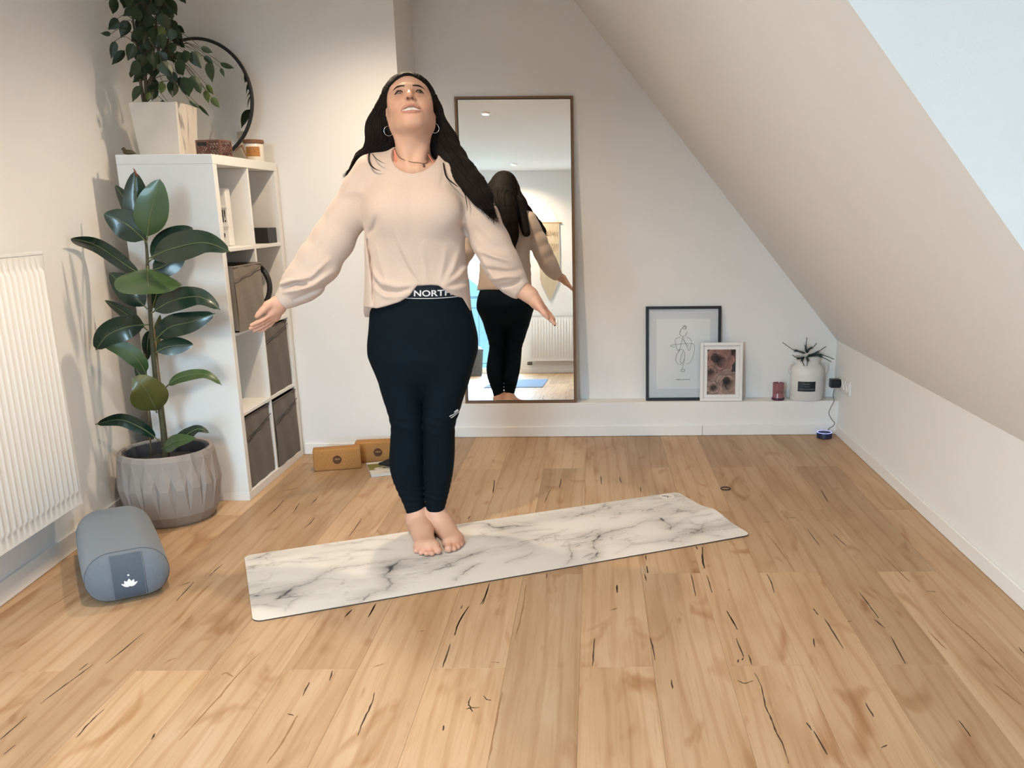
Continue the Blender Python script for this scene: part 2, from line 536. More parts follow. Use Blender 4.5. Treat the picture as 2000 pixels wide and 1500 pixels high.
def ribbon(px, hw):
    P = catmull([at(x, y, Z=0.0) for x, y in px], 4)
    V = []; F = []
    n = len(P)
    rnd = random.Random(int(px[0][0] * 7 + px[0][1]))
    for i, p in enumerate(P):
        t = (P[min(i + 1, n - 1)] - P[max(i - 1, 0)]); t.normalize()
        s = Vector((-t.y, t.x, 0))
        wd = hw * (0.25 + 0.75 * math.sin(PI * min(1, max(0, (i + 0.4) / n)))) * rnd.uniform(0.6, 1.25)
        q = Vector((p.x, p.y, 0.00025)) + s * rnd.uniform(-0.4, 0.4) * hw
        V += [q + s * wd, q - s * wd]
    for i in range(n - 1): F.append((2 * i, 2 * i + 1, 2 * i + 3, 2 * i + 2))
    return V, F
PW, PL = 0.2075, 1.314
marks = {}
def row_of(x): return math.floor((x - 0.781) / PW)
def plank_of(x, y):
    r = row_of(x); s = 2.25 if r % 2 == 0 else 2.905
    return r, math.floor((y - s) / PL)
for L_, hw, mi in ((F1 + F2 + F3 + F4 + F5, 0.0021, 1), (SOFT, 0.0028, 2)):
    for px in L_:
        V, F = ribbon(px, hw)
        c = V[len(V) // 2]
        marks.setdefault(plank_of(c.x, c.y), []).append((V, F, mi))
for r in range(row_of(-2.25), row_of(1.36) + 1):
    x0 = 0.781 + r * PW; x1 = x0 + PW
    s = 2.25 if r % 2 == 0 else 2.905
    for k in range(-4, 4):
        y0 = max(s + k * PL, -0.82); y1 = min(s + (k + 1) * PL, 4.98)
        if y1 - y0 < 0.02: continue
        m = MB()
        g = 0.0002
        cx0, cx1 = max(x0 + g, -2.3), min(x1 - g, 1.40)
        m.box(cx0, cx1, y0 + g, y1 - g, -0.008, 0.0, bevel=0.0004)
        for V, F, mi in marks.get((r, k), []): m.add(V, F, mi)
        m.build('plank', [M_oak, M_crack, M_vein], floor)

def wall_prism(name, pts, a, b, axis, M=M_wall):
    return struct(MB().prism(pts, a, b, axis).build(name, M))
TOP = ZC + 0.1
# left wall (slightly out of square)
struct(MB().prism([(wx(-0.9), -0.9), (wx(5.1), 5.1), (wx(5.1) - 0.12, 5.1), (wx(-0.9) - 0.12, -0.9)], 0, TOP, 'z').build('wall_left', M_wall))
# chimney breast and back wall under the slope
wall_prism('wall_breast', [(-2.3, 0), (XA, 0), (XA, TOP), (-2.3, TOP)], YA, YB + 0.1, 'y')
wall_prism('wall_back', [(XA - 0.02, 0), (XR + 0.1, 0), (XR + 0.1, 0.45), (slx(ZC) + 0.1, ZC + 0.02), (XA - 0.02, ZC + 0.02)], YB, YB + 0.1, 'y')
wall_prism('wall_right', [(XR, 0), (XR + 0.1, 0), (XR + 0.1, SLK - 1.21 * XR), (XR, SLK - 1.21 * XR)], YR, YB + 0.02, 'y')
# sloped ceiling round the dormer opening
def slope_seg(y0, y1, z0, z1, mb):
    t = 0.10
    mb.prism([(slx(z0), z0), (slx(z1), z1), (slx(z1) + t, z1 + t * 0.6), (slx(z0) + t, z0 + t * 0.6)], y0, y1, 'y')
zk = SLK - 1.21 * XR
ms = MB()
slope_seg(DY1, YB + 0.05, zk, ZC, ms); slope_seg(DY0, DY1, zk, DZ, ms); slope_seg(YR - 0.05, DY0, zk, ZC, ms)
struct(ms.build('ceiling_slope', M_wall))
mc = MB().box(-2.3, slx(ZC) + 0.02, YR - 0.1, YB + 0.1, ZC, ZC + 0.1)
mc.box(slx(ZC) + 0.02, DXW + 0.1, DY0, DY1 + 0.1, ZC, ZC + 0.1)
struct(mc.build('ceiling', M_wall))
for nm, a, b in (('wall_dormer_far', DY1 + 0.0005, DY1 + 0.1), ('wall_dormer_near', DY0 - 0.1, DY0 - 0.0005)):
    wall_prism(nm, [(slx(DZ) + 0.002, DZ), (slx(ZC) + 0.002, ZC), (DXW + 0.1, ZC), (DXW + 0.1, DZ)], a, b, 'y')
struct(MB().box(slx(DZ) + 0.002, DXW + 0.1, DY0, DY1, DZ - 0.06, DZ).build('trim_sill', M_trim))
# dormer glazing: frame, mullions, panes
M_glass = bpy.data.materials.new('window_glass'); M_glass.use_nodes = True
_nt = M_glass.node_tree; _nt.nodes.remove(_nt.nodes['Principled BSDF'])
_tr = _nt.nodes.new('ShaderNodeBsdfTransparent'); _gl = _nt.nodes.new('ShaderNodeBsdfGlossy'); _gl.inputs['Roughness'].default_value = 0.02
_fr = _nt.nodes.new('ShaderNodeFresnel'); _fr.inputs['IOR'].default_value = 1.18
_mx = _nt.nodes.new('ShaderNodeMixShader')
_nt.links.new(_fr.outputs[0], _mx.inputs[0]); _nt.links.new(_tr.outputs[0], _mx.inputs[1]); _nt.links.new(_gl.outputs[0], _mx.inputs[2])
_nt.links.new(_mx.outputs[0], _nt.nodes['Material Output'].inputs[0])
def window(name, axis, plane, a0, a1, z0, z1, nm):
    """framed window in the plane x=plane or y=plane"""
    fw = 0.06
    def bx(mb, p, q, r, s, d0=-0.02, d1=0.04):
        if axis == 'x': mb.box(plane + d0, plane + d1, p, q, r, s, bevel=0.003)
        else: mb.box(p, q, plane - d1, plane - d0, r, s, bevel=0.003)
    f = MB()
    bx(f, a0, a1, z0, z0 + fw); bx(f, a0, a1, z1 - fw, z1); bx(f, a0, a0 + fw, z0 + fw, z1 - fw); bx(f, a1 - fw, a1, z0 + fw, z1 - fw)
    fo = struct(f.build(name, M_trim))
    for k in range(1, nm):
        c = a0 + (a1 - a0) * k / nm
        q = MB(); bx(q, c - 0.03, c + 0.03, z0 + fw, z1 - fw); q.build('mullion', M_trim, fo)
    for k in range(nm):
        q = MB(); bx(q, a0 + (a1 - a0) * k / nm + 0.03, a0 + (a1 - a0) * (k + 1) / nm - 0.03, z0 + 0.05, z1 - 0.05, 0.006, 0.010); q.build('pane', M_glass, fo)
md = MB().box(DXW, DXW + 0.1, DY0, WY0, DZ, ZC).box(DXW, DXW + 0.1, WY1, DY1, DZ, ZC).box(DXW, DXW + 0.1, WY0, WY1, DZ, WZ0).box(DXW, DXW + 0.1, WY0, WY1, WZ1, ZC)
struct(md.build('wall_dormer_front', M_wall))
window('window_1', 'x', DXW + 0.04, WY0, WY1, WZ0, WZ1, 1)
# wall behind the camera with the balcony door
DX0, DX1, DZ1 = wx(YR) + 0.04, -0.86, 2.2
mr = MB().box(DX1, 1.45, YR - 0.12, YR, 0, TOP).box(-1.9, DX0, YR - 0.12, YR, 0, TOP).box(DX0, DX1, YR - 0.12, YR, DZ1, TOP)
struct(mr.build('wall_rear', M_wall))
window('window_2', 'y', YR - 0.04, DX0, DX1, 0.0, DZ1, 1)
# low ledge along the back wall, baseboards
struct(MB().box(XA, XR, 4.859, YB, 0, 0.192, bevel=0.002).build('trim_ledge', M_wall))
def board(name, x0, x1, y0, y1, h=0.06):
    return struct(MB().box(x0, x1, y0, y1, 0.001, h, bevel=0.0025).build(name, M_trim))
xs = at(1372, 840, Y=4.847).x
board('baseboard_back', XA, xs - 0.001, 4.847, 4.859); board('baseboard_back', xs + 0.001, XR, 4.847, 4.859)
board('baseboard_right', XR - 0.012, XR, YR, 4.847)
board('baseboard_breast', -1.53, XA, YA - 0.012, YA); board('baseboard_return', XA, XA + 0.012, YA - 0.012, 4.847)
struct(MB().prism([(wx(-0.8), -0.8), (wx(4.5), 4.5), (wx(4.5) + 0.012, 4.5), (wx(-0.8) + 0.012, -0.8)], 0.001, 0.075, 'z', bevel=0.002).build('baseboard_left', M_trim))
board('baseboard_rear', DX1, XR, YR, YR + 0.012)

# recessed ceiling spotlights
M_ring = mat('brushed_nickel', (0.75, 0.74, 0.72), 0.3, 0.05, 50, metal=1.0)
M_bulb = mat('lamp_glow', (1, 0.9, 0.75), 0.5, 0.0, 1, emit=(1.0, 0.82, 0.6, 14.0))
def spotlight(x, y, label, power, cone=150):
    t = thing('ceiling_spotlight', label, 'spotlight', (x, y, ZC), group='recessed ceiling spotlights')
    MB().lathe([(0.030, -0.012), (0.034, -0.004), (0.045, -0.004), (0.047, 0.0), (0.03, 0.0)], 28, close=False).build('ring', M_ring, t, True)
    MB().lathe([(0.031, -0.003), (0.031, -0.0005)], 24).build('lens', M_bulb, t)
    l = bpy.data.lights.new('spot_beam', 'SPOT')
    l.energy = power; l.color = SPOT_COL; l.spot_size = math.radians(cone); l.spot_blend = 1.0; l.shadow_soft_size = 0.035
    o = bpy.data.objects.new('spot_beam', l); COL.objects.link(o); o.location = (x, y, ZC - 0.045)
spotlight(-0.89, 2.15, 'recessed spotlight in the ceiling nearer to the big mirror', SPOT_W)
spotlight(-0.88, -0.35, 'recessed spotlight in the ceiling near the rear wall', SPOT_W)
spotlight(-0.89, 3.75, 'recessed spotlight in the ceiling above the shelf unit', SPOT_W * 0.78)
# ================================================================== shelf unit and what it holds
M_shelf = mat('white_laminate', (0.80, 0.79, 0.77), 0.42, 0.012, 5, spec=0.45)
M_taupe = mat('taupe_fabric', (0.105, 0.085, 0.07), 0.9, 0.10, 90, bump=0.5, bscale=700, spec=0.1, sheen=0.2)
M_taupe2 = mat('pale_taupe_fabric', (0.185, 0.15, 0.12), 0.9, 0.10, 90, bump=0.5, bscale=700, spec=0.1, sheen=0.2)
M_black = mat('black_matt', (0.018, 0.018, 0.02), 0.5, 0.1, 40)
M_white = mat('white_gloss', (0.83, 0.82, 0.80), 0.3, 0.01, 8)
M_silver = mat('mirror_silver', (0.88, 0.89, 0.88), 0.0, 0.0, 1, metal=1.0)

SX0, SX1, SY0, SY1, SH = -1.926, -1.536, 3.752, 4.508, 1.47
unit = thing('shelf_unit', 'tall white shelf unit of eight open cubes beside the chimney breast', 'shelf', (SX0, SY0, 0))
def sp(nm, x0, x1, y0, y1, z0, z1):
    return MB().box(x0 - SX0, x1 - SX0, y0 - SY0, y1 - SY0, z0, z1, bevel=0.0015).build(nm, M_shelf, unit)
T, t2 = 0.038, 0.016
RH = (SH - 2 * T - 3 * t2) / 4
sp('top_board', SX0, SX1, SY0, SY1, SH - T, SH)
sp('bottom_board', SX0, SX1, SY0, SY1, 0, T)
sp('side_panel', SX0, SX1 - 0.0005, SY0 + 0.0005, SY0 + T, T, SH - T); sp('side_panel', SX0, SX1 - 0.0005, SY1 - T, SY1 - 0.0005, T, SH - T)
SYM = (SY0 + SY1) / 2
rows = [T + k * (RH + t2) for k in range(4)]          # floors of the rows, lowest first
for k in (1, 2, 3): sp('shelf_board', SX0 + 0.003, SX1 - 0.003, SY0 + T, SY1 - T, rows[k] - t2, rows[k])
for k in range(4): sp('divider', SX0 + 0.003, SX1 - 0.003, SYM - t2 / 2, SYM + t2 / 2, rows[k], rows[k] + RH)

def storage_box(y0, y1, z, label, M=M_taupe, h=0.322, push=0.0, seam=0.8):
    t = thing('storage_box', label, 'storage box', ((SX0 + SX1) / 2, (y0 + y1) / 2, z), group='fabric storage boxes in the shelf unit')
    d = (SX1 - SX0) / 2 - 0.012; wd = (y1 - y0) / 2 - 0.006
    bm = bmesh.new()
    bmesh.ops.create_grid(bm, x_segments=10, y_segments=10, size=1)
    # soft bulged front, open top with folded rim
    m = MB()
    n = 12
    V = []; F = []
    for i in range(n + 1):
        for j in range(n + 1):
            u = -1 + 2 * i / n; v = j / n
            bul = 0.007 * (1 - u * u) * math.sin(PI * v) + 0.002 * math.sin(7 * u + 5 * v)
            V.append((d + push + bul, wd * u * (1 - 0.02 * (1 - v)), v * h))
    for i in range(n):
        for j in range(n): F.append((i * (n + 1) + j, (i + 1) * (n + 1) + j, (i + 1) * (n + 1) + j + 1, i * (n + 1) + j + 1))
    m.add(V, F)
    bm.free()
    m.box(-d, d + push - 0.002, -wd, -wd + 0.006, 0, h); m.box(-d, d + push - 0.002, wd - 0.006, wd, 0, h)
    m.box(-d, -d + 0.006, -wd, wd, 0, h); m.box(-d, d + push - 0.002, -wd, wd, 0, 0.006)
    m.build('box_body', M, t, smooth=False, angle=40)
    MB().tube(catmull([(d + push + 0.006, -wd, h * (seam - 0.1)), (d + push + 0.010, 0, h * (seam - 0.02)), (d + push + 0.006, wd, h * (seam + 0.06))], 5), 0.0018, 6).build('seam', M_black if M is M_taupe else M_taupe, t)
    MB().tube([(d + push, -wd, h), (d + push, wd, h), (-d, wd, h), (-d, -wd, h)], 0.004, 6, closed=True).build('rim', M, t)
    return t
cn = (SY0 + T, SYM - t2 / 2); cf = (SYM + t2 / 2, SY1 - T)
storage_box(*cn, rows[0], 'dark taupe fabric box in the bottom cube nearest the pot')
storage_box(*cf, rows[0], 'dark taupe fabric box in the bottom cube next to the chimney breast', push=0.012)
storage_box(*cf, rows[1], 'dark taupe fabric box in the second cube from the floor', seam=0.9)
storage_box(*cn, rows[2], 'paler taupe fabric box standing proud in the third cube up', M_taupe2, h=0.275, push=0.03, seam=0.9)

# lightbox with letter tiles, facing the room
lb = thing('letter_lightbox', 'white lightbox with the letters H! and a heart in the top cube', 'lightbox', (-1.745, 4.03, rows[3]))
lbx = at(447, 440, Y=4.03).x + 1.745
MB().box(-0.135, lbx, 0, 0.05, 0, 0.25, bevel=0.004).build('casing', M_white, lb)
for k in (1, 2): MB().box(-0.135, lbx + 0.001, -0.004, 0, 0.008 + k * 0.08 - 0.004, 0.008 + k * 0.08 + 0.004).build('rail', M_trim, lb)
v, f = text_mesh('H!', 0.074, bold=0.0012)
MB().add(v, f, M=Matrix.Translation((at(434, 424, Y=4.03).x + 1.745, -0.0015, 0.127)) @ Matrix.Rotation(PI / 2, 4, 'X') @ Matrix.Scale(0.48, 4, (1, 0, 0))).build('lettering', M_black, lb)
hp = []
for k in range(28):
    a = 2 * PI * k / 28
    hp.append((16 * math.sin(a) ** 3, 13 * math.cos(a) - 5 * math.cos(2 * a) - 2 * math.cos(3 * a) - math.cos(4 * a)))
hxo = at(436, 457, Y=4.03).x + 1.745
MB().prism([(hxo + x * 0.0006, 0.044 + z * 0.0012) for x, z in hp], -0.0025, -0.001, 'y').build('heart', M_black, lb)
# black carton
cb = thing('black_carton', 'flat black carton with small pale print in the top cube', 'carton', (-1.67, 4.40, rows[3]))
MB().box(-0.115, 0.118, -0.06, 0.06, 0, 0.072, bevel=0.002).build('carton_body', M_black, cb)
M_print = mat('pale_print', (0.30, 0.30, 0.30), 0.6, 0.2, 60)
q = MB()
for x, z, ww in ((-0.0, 0.050, 0.03), (0.045, 0.050, 0.022), (-0.01, 0.030, 0.035), (-0.01, 0.022, 0.025), (0.03, 0.022, 0.03)): q.box(x - ww / 2, x + ww / 2, -0.0612, -0.0603, z, z + 0.004)
q.build('printing', M_print, cb)
# black hoop leaning in the third cube
hoop = MB().tube([( -1.70 + 0.125 * math.cos(a), 4.36 + 0.03 * math.sin(a) , rows[2] + 0.142 + 0.125 * math.sin(a)) for a in [2 * PI * k / 40 for k in range(40)]], 0.013, 8, closed=True).build('hoop', M_black, None, True)
tag(hoop, 'black ring standing upright behind the paler fabric box', 'ring')
# small pale figurine in the second row
fg = thing('figurine', 'small white figurine with a dark head in the open lower cube', 'figurine', (-1.605, 3.90, rows[1]))
MB().lathe([(0.022, 0), (0.024, 0.006), (0.014, 0.02), (0.017, 0.045), (0.010, 0.06), (0.004, 0.066)], 16).build('robe', M_white, fg, True)
MB().lathe([(0.003, 0.062), (0.011, 0.070), (0.012, 0.08), (0.006, 0.09), (0.001, 0.092)], 14).build('head', mat('dark_clay', (0.12, 0.07, 0.05), 0.6, 0.1, 30), fg, True)

# ---- on top of the unit
rm = thing('round_mirror', 'round mirror with a thin black rim behind the weeping fig', 'mirror', (-1.852, 4.41, SH))
rm.rotation_euler = (-math.radians(4), 0, -math.radians(9))
RR = 0.272
MB().tube([(RR * math.cos(2 * PI * k / 72), 0, RR + 0.008 + RR * math.sin(2 * PI * k / 72)) for k in range(72)], 0.0085, 8, closed=True).build('rim', M_black, rm, True)
MB().lathe([(RR, 0), (RR, 0.006)], 72, M=Matrix.Translation((0, 0.003, RR + 0.008)) @ Matrix.Rotation(PI / 2, 4, 'X')).build('glass', M_silver, rm)
# folding crate of slats
M_crate = mat('brown_plastic', (0.16, 0.075, 0.055), 0.45, 0.08, 30)
cr = thing('mini_crate', 'small brown folding crate with lattice sides and a label', 'crate', (-1.610, 3.965, SH), rz=math.radians(-14))
cr.scale = (0.78, 0.78, 0.86)
def lattice(w, h, M):
    q = MB(); b = 0.008
    q.box(-w, w, -0.003, 0.003, 0, b, M=M).box(-w, w, -0.003, 0.003, h - b, h, M=M).box(-w, -w + b, -0.003, 0.003, b, h - b, M=M).box(w - b, w, -0.003, 0.003, b, h - b, M=M)
    n = int(2 * w / 0.02)
    for i in range(n):
        x = -w + b + (i + 0.5) * (2 * w - 2 * b) / n
        for r_, s in ((0.25, 1), (0.5, -1), (0.75, 1)):
            z = b + r_ * (h - 2 * b)
            q.box(-0.013, 0.013, -0.002, 0.002, -0.0028, 0.0028, M=M @ Matrix.Translation((x, 0, z)) @ Matrix.Rotation(s * 0.75, 4, 'Y'))
    return q
for w_, M in ((0.072, Matrix.Translation((0, -0.052, 0))), (0.072, Matrix.Translation((0, 0.052, 0))), (0.052, Matrix.Translation((0.072, 0, 0)) @ Matrix.Rotation(PI / 2, 4, 'Z')), (0.052, Matrix.Translation((-0.072, 0, 0)) @ Matrix.Rotation(PI / 2, 4, 'Z'))):
    lattice(w_, 0.078, M).build('lattice_side', M_crate, cr)
MB().box(-0.072, 0.072, -0.052, 0.052, 0, 0.004).build('base', M_crate, cr)
MB().box(-0.062, -0.002, -0.0575, -0.0555, 0.050, 0.068, bevel=0.0006).build('label_plate', M_black, cr)
# two little folded cards
M_card = mat('grey_card', (0.22, 0.20, 0.16), 0.7, 0.1, 30); M_cardb = mat('brown_card', (0.20, 0.11, 0.06), 0.7, 0.1, 30)
for nm, dx, c_, lab, M in (('folded_card', 0.0, 0.032, 'grey triangular folded card beside the lattice crate', M_card), ('folded_card', -0.02, 0.028, 'brown folded card behind the grey one on the shelf unit', M_cardb)):
    y = 4.14 if M is M_card else 4.22
    o = MB().prism([(-c_, 0), (c_ * 1.1, 0), (c_ * 0.5, 0.05 if M is M_card else 0.068), (-c_ * 0.6, 0.05 if M is M_cardb else 0.02)], -0.008, 0.008, 'y', bevel=0.0008).build(nm, M)
    o.location = (-1.578 + dx, y, SH); tag(o, lab, 'card')
# candle jar with wooden lid
cj = thing('candle_jar', 'candle jar with brown lid and amber paper label on the shelf unit', 'candle', (-1.585, 4.36, SH))
M_jar = mat('milky_glass', (0.80, 0.74, 0.64), 0.15, 0.02, 10, spec=0.6)
MB().lathe([(0.040, 0), (0.043, 0.004), (0.043, 0.076), (0.040, 0.08)], 32).build('jar', M_jar, cj, angle=40)
MB().lathe([(0.043, 0.08), (0.047, 0.082), (0.047, 0.094), (0.044, 0.097)], 32).build('lid', mat('walnut_lid', (0.20, 0.09, 0.045), 0.5, 0.15, 60, stretch=(1, 8, 1)), cj, angle=40)
lab = MB()
for k in range(9):
    a0 = -PI / 2 + 0.18 + (k - 4.5) * 0.17; a1 = a0 + 0.17
    lab.add([(0.0437 * math.cos(a0), 0.0437 * math.sin(a0), 0.022), (0.0437 * math.cos(a1), 0.0437 * math.sin(a1), 0.022), (0.0437 * math.cos(a1), 0.0437 * math.sin(a1), 0.065), (0.0437 * math.cos(a0), 0.0437 * math.sin(a0), 0.065)], [(0, 1, 2, 3)])
lo = lab.build('paper_label', mat('amber_paper', (0.45, 0.20, 0.06), 0.7, 0.1, 50), cj)
lp = MB()
for a, z, w_ in ((-0.25, 0.054, 0.16), (0.1, 0.05, 0.05), (-0.2, 0.04, 0.22), (-0.2, 0.033, 0.18), (0.2, 0.042, 0.10)):
    a += -PI / 2 + 0.18
    lp.add([(0.044 * math.cos(a + s), 0.044 * math.sin(a + s), z + dz) for s, dz in ((-w_, 0), (w_, 0), (w_, 0.003), (-w_, 0.003))], [(0, 1, 2, 3)])
lp.build('printing', M_cardb, lo)
# small dark bird figure at the back corner
sb = SDF()
sb.ell((0, 0, 0.012), (0.022, 0.012, 0.010), 0.004); sb.ell((-0.016, 0, 0.024), (0.008, 0.007, 0.008), 0.006); sb.cone((0.015, 0, 0.012), (0.034, 0, 0.006), 0.006, 0.002, 0.006); sb.cone((-0.022, 0, 0.024), (-0.03, 0, 0.024), 0.003, 0.001, 0.003)
V, F = sb.mesh(0.003)
bo = np_obj('bird_figure', V, F, mat('dark_bronze', (0.09, 0.07, 0.045), 0.4, 0.2, 60, metal=0.4)); bo.location = (-1.895, 3.80, SH + 0.0)
tag(bo, 'tiny dark bird figure at the corner of the shelf unit top', 'figurine')

# ================================================================== leaning floor mirror
M_walnut = mat('walnut_frame', (0.19, 0.105, 0.055), 0.5, 0.12, 40, stretch=(12, 12, 1))
mz = 0.193
mir = thing('floor_mirror', 'tall floor mirror with thin walnut frame leaning on the back wall', 'mirror', (-0.414, 4.868, mz))
tilt = math.atan2(0.095, 1.625)
mir.rotation_euler = (-tilt, 0, 0)
MW, MH, fr = 0.312, 1.628, 0.012
MB().box(-MW, -MW + fr, -0.008, 0.018, 0, MH, bevel=0.001).build('frame_side', M_walnut, mir)
MB().box(MW - fr, MW, -0.008, 0.018, 0, MH, bevel=0.001).build('frame_side', M_walnut, mir)
MB().box(-MW + fr, MW - fr, -0.008, 0.018, 0, fr, bevel=0.001).build('frame_rail', M_walnut, mir)
MB().box(-MW + fr, MW - fr, -0.008, 0.018, MH - fr, MH, bevel=0.001).build('frame_rail', M_walnut, mir)
MB().box(-MW + fr, MW - fr, 0.002, 0.012, fr, MH - fr).build('glass', M_silver, mir)
mb_ = MB()
for x0, x1, z0, z1 in ((-MW + fr, -MW + fr + 0.004, fr, MH - fr), (MW - fr - 0.003, MW - fr, fr, MH - fr), (-MW + fr, MW - fr, MH - fr - 0.003, MH - fr), (-MW + fr, MW - fr, fr, fr + 0.003)):
    mb_.box(x0, x1, -0.004, 0.0022, z0, z1)
mb_.build('inner_lip', M_black, mir)

# ================================================================== pictures on the ledge
LZ = 0.1925
M_navy = mat('blackened_frame', (0.012, 0.016, 0.022), 0.35, 0.1, 30)
M_paper = mat('white_paper', (0.78, 0.78, 0.77), 0.75, 0.01, 20)
M_pass = mat('grey_mount', (0.66, 0.67, 0.68), 0.75, 0.01, 20)
M_ink = mat('grey_ink', (0.09, 0.09, 0.09), 0.8, 0.1, 60)
M_pglass = MATS.setdefault('picture_glass', M_glass)
p0, p1 = at(1263, 783, Y=4.875), at(1411, 600, Y=4.95)
pf = thing('picture_frame', 'large thin black frame with a one-line drawing of a seated figure', 'picture', ((p0.x + p1.x) / 2 - 0.004, 4.902, LZ + 0.001))
pf.rotation_euler = (-math.radians(7.0), 0, 0)
pw, ph, fb = 0.210, 0.525, 0.0155
def frame4(par, w, h, b, M, y0, y1, nm=('frame_side', 'frame_rail')):
    for s in (-1, 1):
        MB().box(*sorted((s * w, s * (w - b))), y0, y1, 0, h, bevel=0.0012).build(nm[0], M, par)
    MB().box(-w + b, w - b, y0, y1, 0, b, bevel=0.0012).build(nm[1], M, par); MB().box(-w + b, w - b, y0, y1, h - b, h, bevel=0.0012).build(nm[1], M, par)
frame4(pf, pw, ph, fb, M_navy, -0.010, 0.008)
mt = MB().box(-pw + fb, pw - fb, 0.001, 0.004, fb, ph - fb).build('mount', M_pass, pf)
MB().box(-0.15, 0.15, 0.0, 0.0012, 0.065, 0.455).build('print', M_paper, mt)
MB().box(-pw + fb, pw - fb, -0.006, -0.005, fb, ph - fb).build('glass_pane', M_glass, pf)
# the line drawing, in picture pixels of the crop (scale 4.255, origin 1230,570)
def dr(x, y):
    u = (1230 + x / 4.255 - 1263) / (1410 - 1263); v = (783 - (570 + y / 4.255)) / (783 - 601)
    return ((u * 2 - 1) * pw, -0.0012, v * ph)
ink = MB()
for ln in ([(455,305),(462,295),(472,300),(470,315),(455,318),(448,305),(455,293),(470,290),(478,305),(468,320)],
           [(430,330),(422,350),(432,372),(450,378),(470,370),(485,340)], [(428,345),(435,318),(450,308)], [(447,378),(445,400),(425,480),(408,495),(392,450),(384,420),(392,395),(430,385)],
           [(450,385),(470,430),(500,495),(512,470),(520,430),(512,400),(480,385)], [(440,395),(455,410),(475,440),(500,462)], [(345,455),(360,447),(440,440),(520,438),(545,450),(545,500),(525,570),(500,600),(475,605)],
           [(345,455),(360,463),(385,462)], [(410,490),(440,485),(465,510),(462,560),(440,605),(410,605),(390,570),(398,530),(425,490)], [(455,500),(435,540),(428,580),(440,600)], [(465,560),(455,610),(440,650),(432,660)],
           [(432,660),(445,650),(466,652),(464,664),(440,668),(432,660)]):
    ink.tube(catmull([dr(*p) for p in ln], 5), 0.0017, 5, flat=0.4)
ink.build('line_drawing', M_ink, mt, True)
cap = MB()
xx = 395.0
while xx < 512:
    a = dr(xx, 736); b = dr(min(xx + random.uniform(5, 11), 512), 731); cap.box(a[0], b[0], -0.0012, -0.0004, a[2], b[2]); xx += random.uniform(9, 14)
cap.build('caption', M_ink, mt)

ff = thing('picture_frame', 'small white frame with a dusky peony print, in front of the black frame', 'picture', (at(1408, 780, Y=4.876).x, 4.876, LZ + 0.001))
ff.rotation_euler = (-math.radians(5.0), 0, 0)
fw2, fh2 = 0.118, 0.327
frame4(ff, fw2, fh2, 0.017, M_white, -0.008, 0.008)
fm = MB().box(-fw2 + 0.017, fw2 - 0.017, 0, 0.004, 0.017, fh2 - 0.017).build('mount', M_white, ff)
# peony print: petals painted on a fine sheet
nx, nz = 96, 148
gx, gz = np.meshgrid(np.linspace(-0.079, 0.079, nx), np.linspace(0.036, 0.288, nz), indexing='ij')
P2 = np.stack([gx.ravel(), gz.ravel()], 1)
nz0 = fbm(P2 * 60, 3, 3)
C = np.tile(np.array([0.035, 0.03, 0.035]), (len(P2), 1))
rs = np.random.RandomState(4)
def petals(cx, cz, rad, rings, tint):
    global C
    for rg in range(rings, 0, -1):
        n = 5 + rg
        for k in range(n):
            a = 2 * PI * (k + 0.37 * rg) / n + rs.uniform(-.2, .2)
            rr = rad * rg / rings
            c = np.array([cx + math.cos(a) * rr * 0.62, cz + math.sin(a) * rr * 0.62])
            d = P2 - c
            t_ = d[:, 0] * math.cos(a) + d[:, 1] * math.sin(a); s_ = -d[:, 0] * math.sin(a) + d[:, 1] * math.cos(a)
            t_ = t_ + 0.010 * (nz0 - .5)
            e = (t_ / (rad * 0.36)) ** 2 + (s_ / (rad * 0.36)) ** 2
            ins = e < 1
            sh = np.clip(0.45 + 0.55 * (t_ / (rad * 0.36)) + 0.22 * (nz0 - .5), 0.10, 1.1)
            col = np.array(tint) * rs.uniform(0.72, 1.15)
            C[ins] = (col[None] * sh[:, None])[ins]
            ed = ins & (e > 0.86)
            C[ed] *= 1.25
petals(0.06, 0.275, 0.055, 2, (0.30, 0.14, 0.14)); petals(-0.01, 0.225, 0.085, 3, (0.36, 0.19, 0.16)); petals(-0.06, 0.16, 0.05, 2, (0.33, 0.2, 0.17)); petals(0.035, 0.095, 0.085, 3, (0.40, 0.27, 0.22)); petals(-0.045, 0.075, 0.05, 2, (0.42, 0.29, 0.24))
dk = (np.hypot(P2[:, 0] + 0.035, P2[:, 1] - 0.24) < 0.02 + 0.01 * nz0) | (np.hypot(P2[:, 0] - 0.028, P2[:, 1] - 0.115) < 0.015 + 0.01 * nz0)
C[dk] *= 0.2
I = np.arange(nx * nz).reshape(nx, nz)
Fq = np.stack([I[:-1, :-1], I[1:, :-1], I[1:, 1:], I[:-1, 1:]], -1).reshape(-1, 4)
po = np_obj('peony_print', np.c_[P2[:, 0], np.full(len(P2), -0.0006), P2[:, 1]], Fq, mat('printed_photo', (0.95, 0.95, 0.95), 0.5, 0.01, 50, attr='Col'), fm, smooth=False)
vcol(po, C)
mould = MB()
for w_, h0, h1 in ((fw2 - 0.019, 0.019, fh2 - 0.019),): mould.tube([(-w_, -0.003, h0), (w_, -0.003, h0), (w_, -0.003, h1), (-w_, -0.003, h1)], 0.002, 6, closed=True)
mould.build('inner_moulding', M_trim, ff)

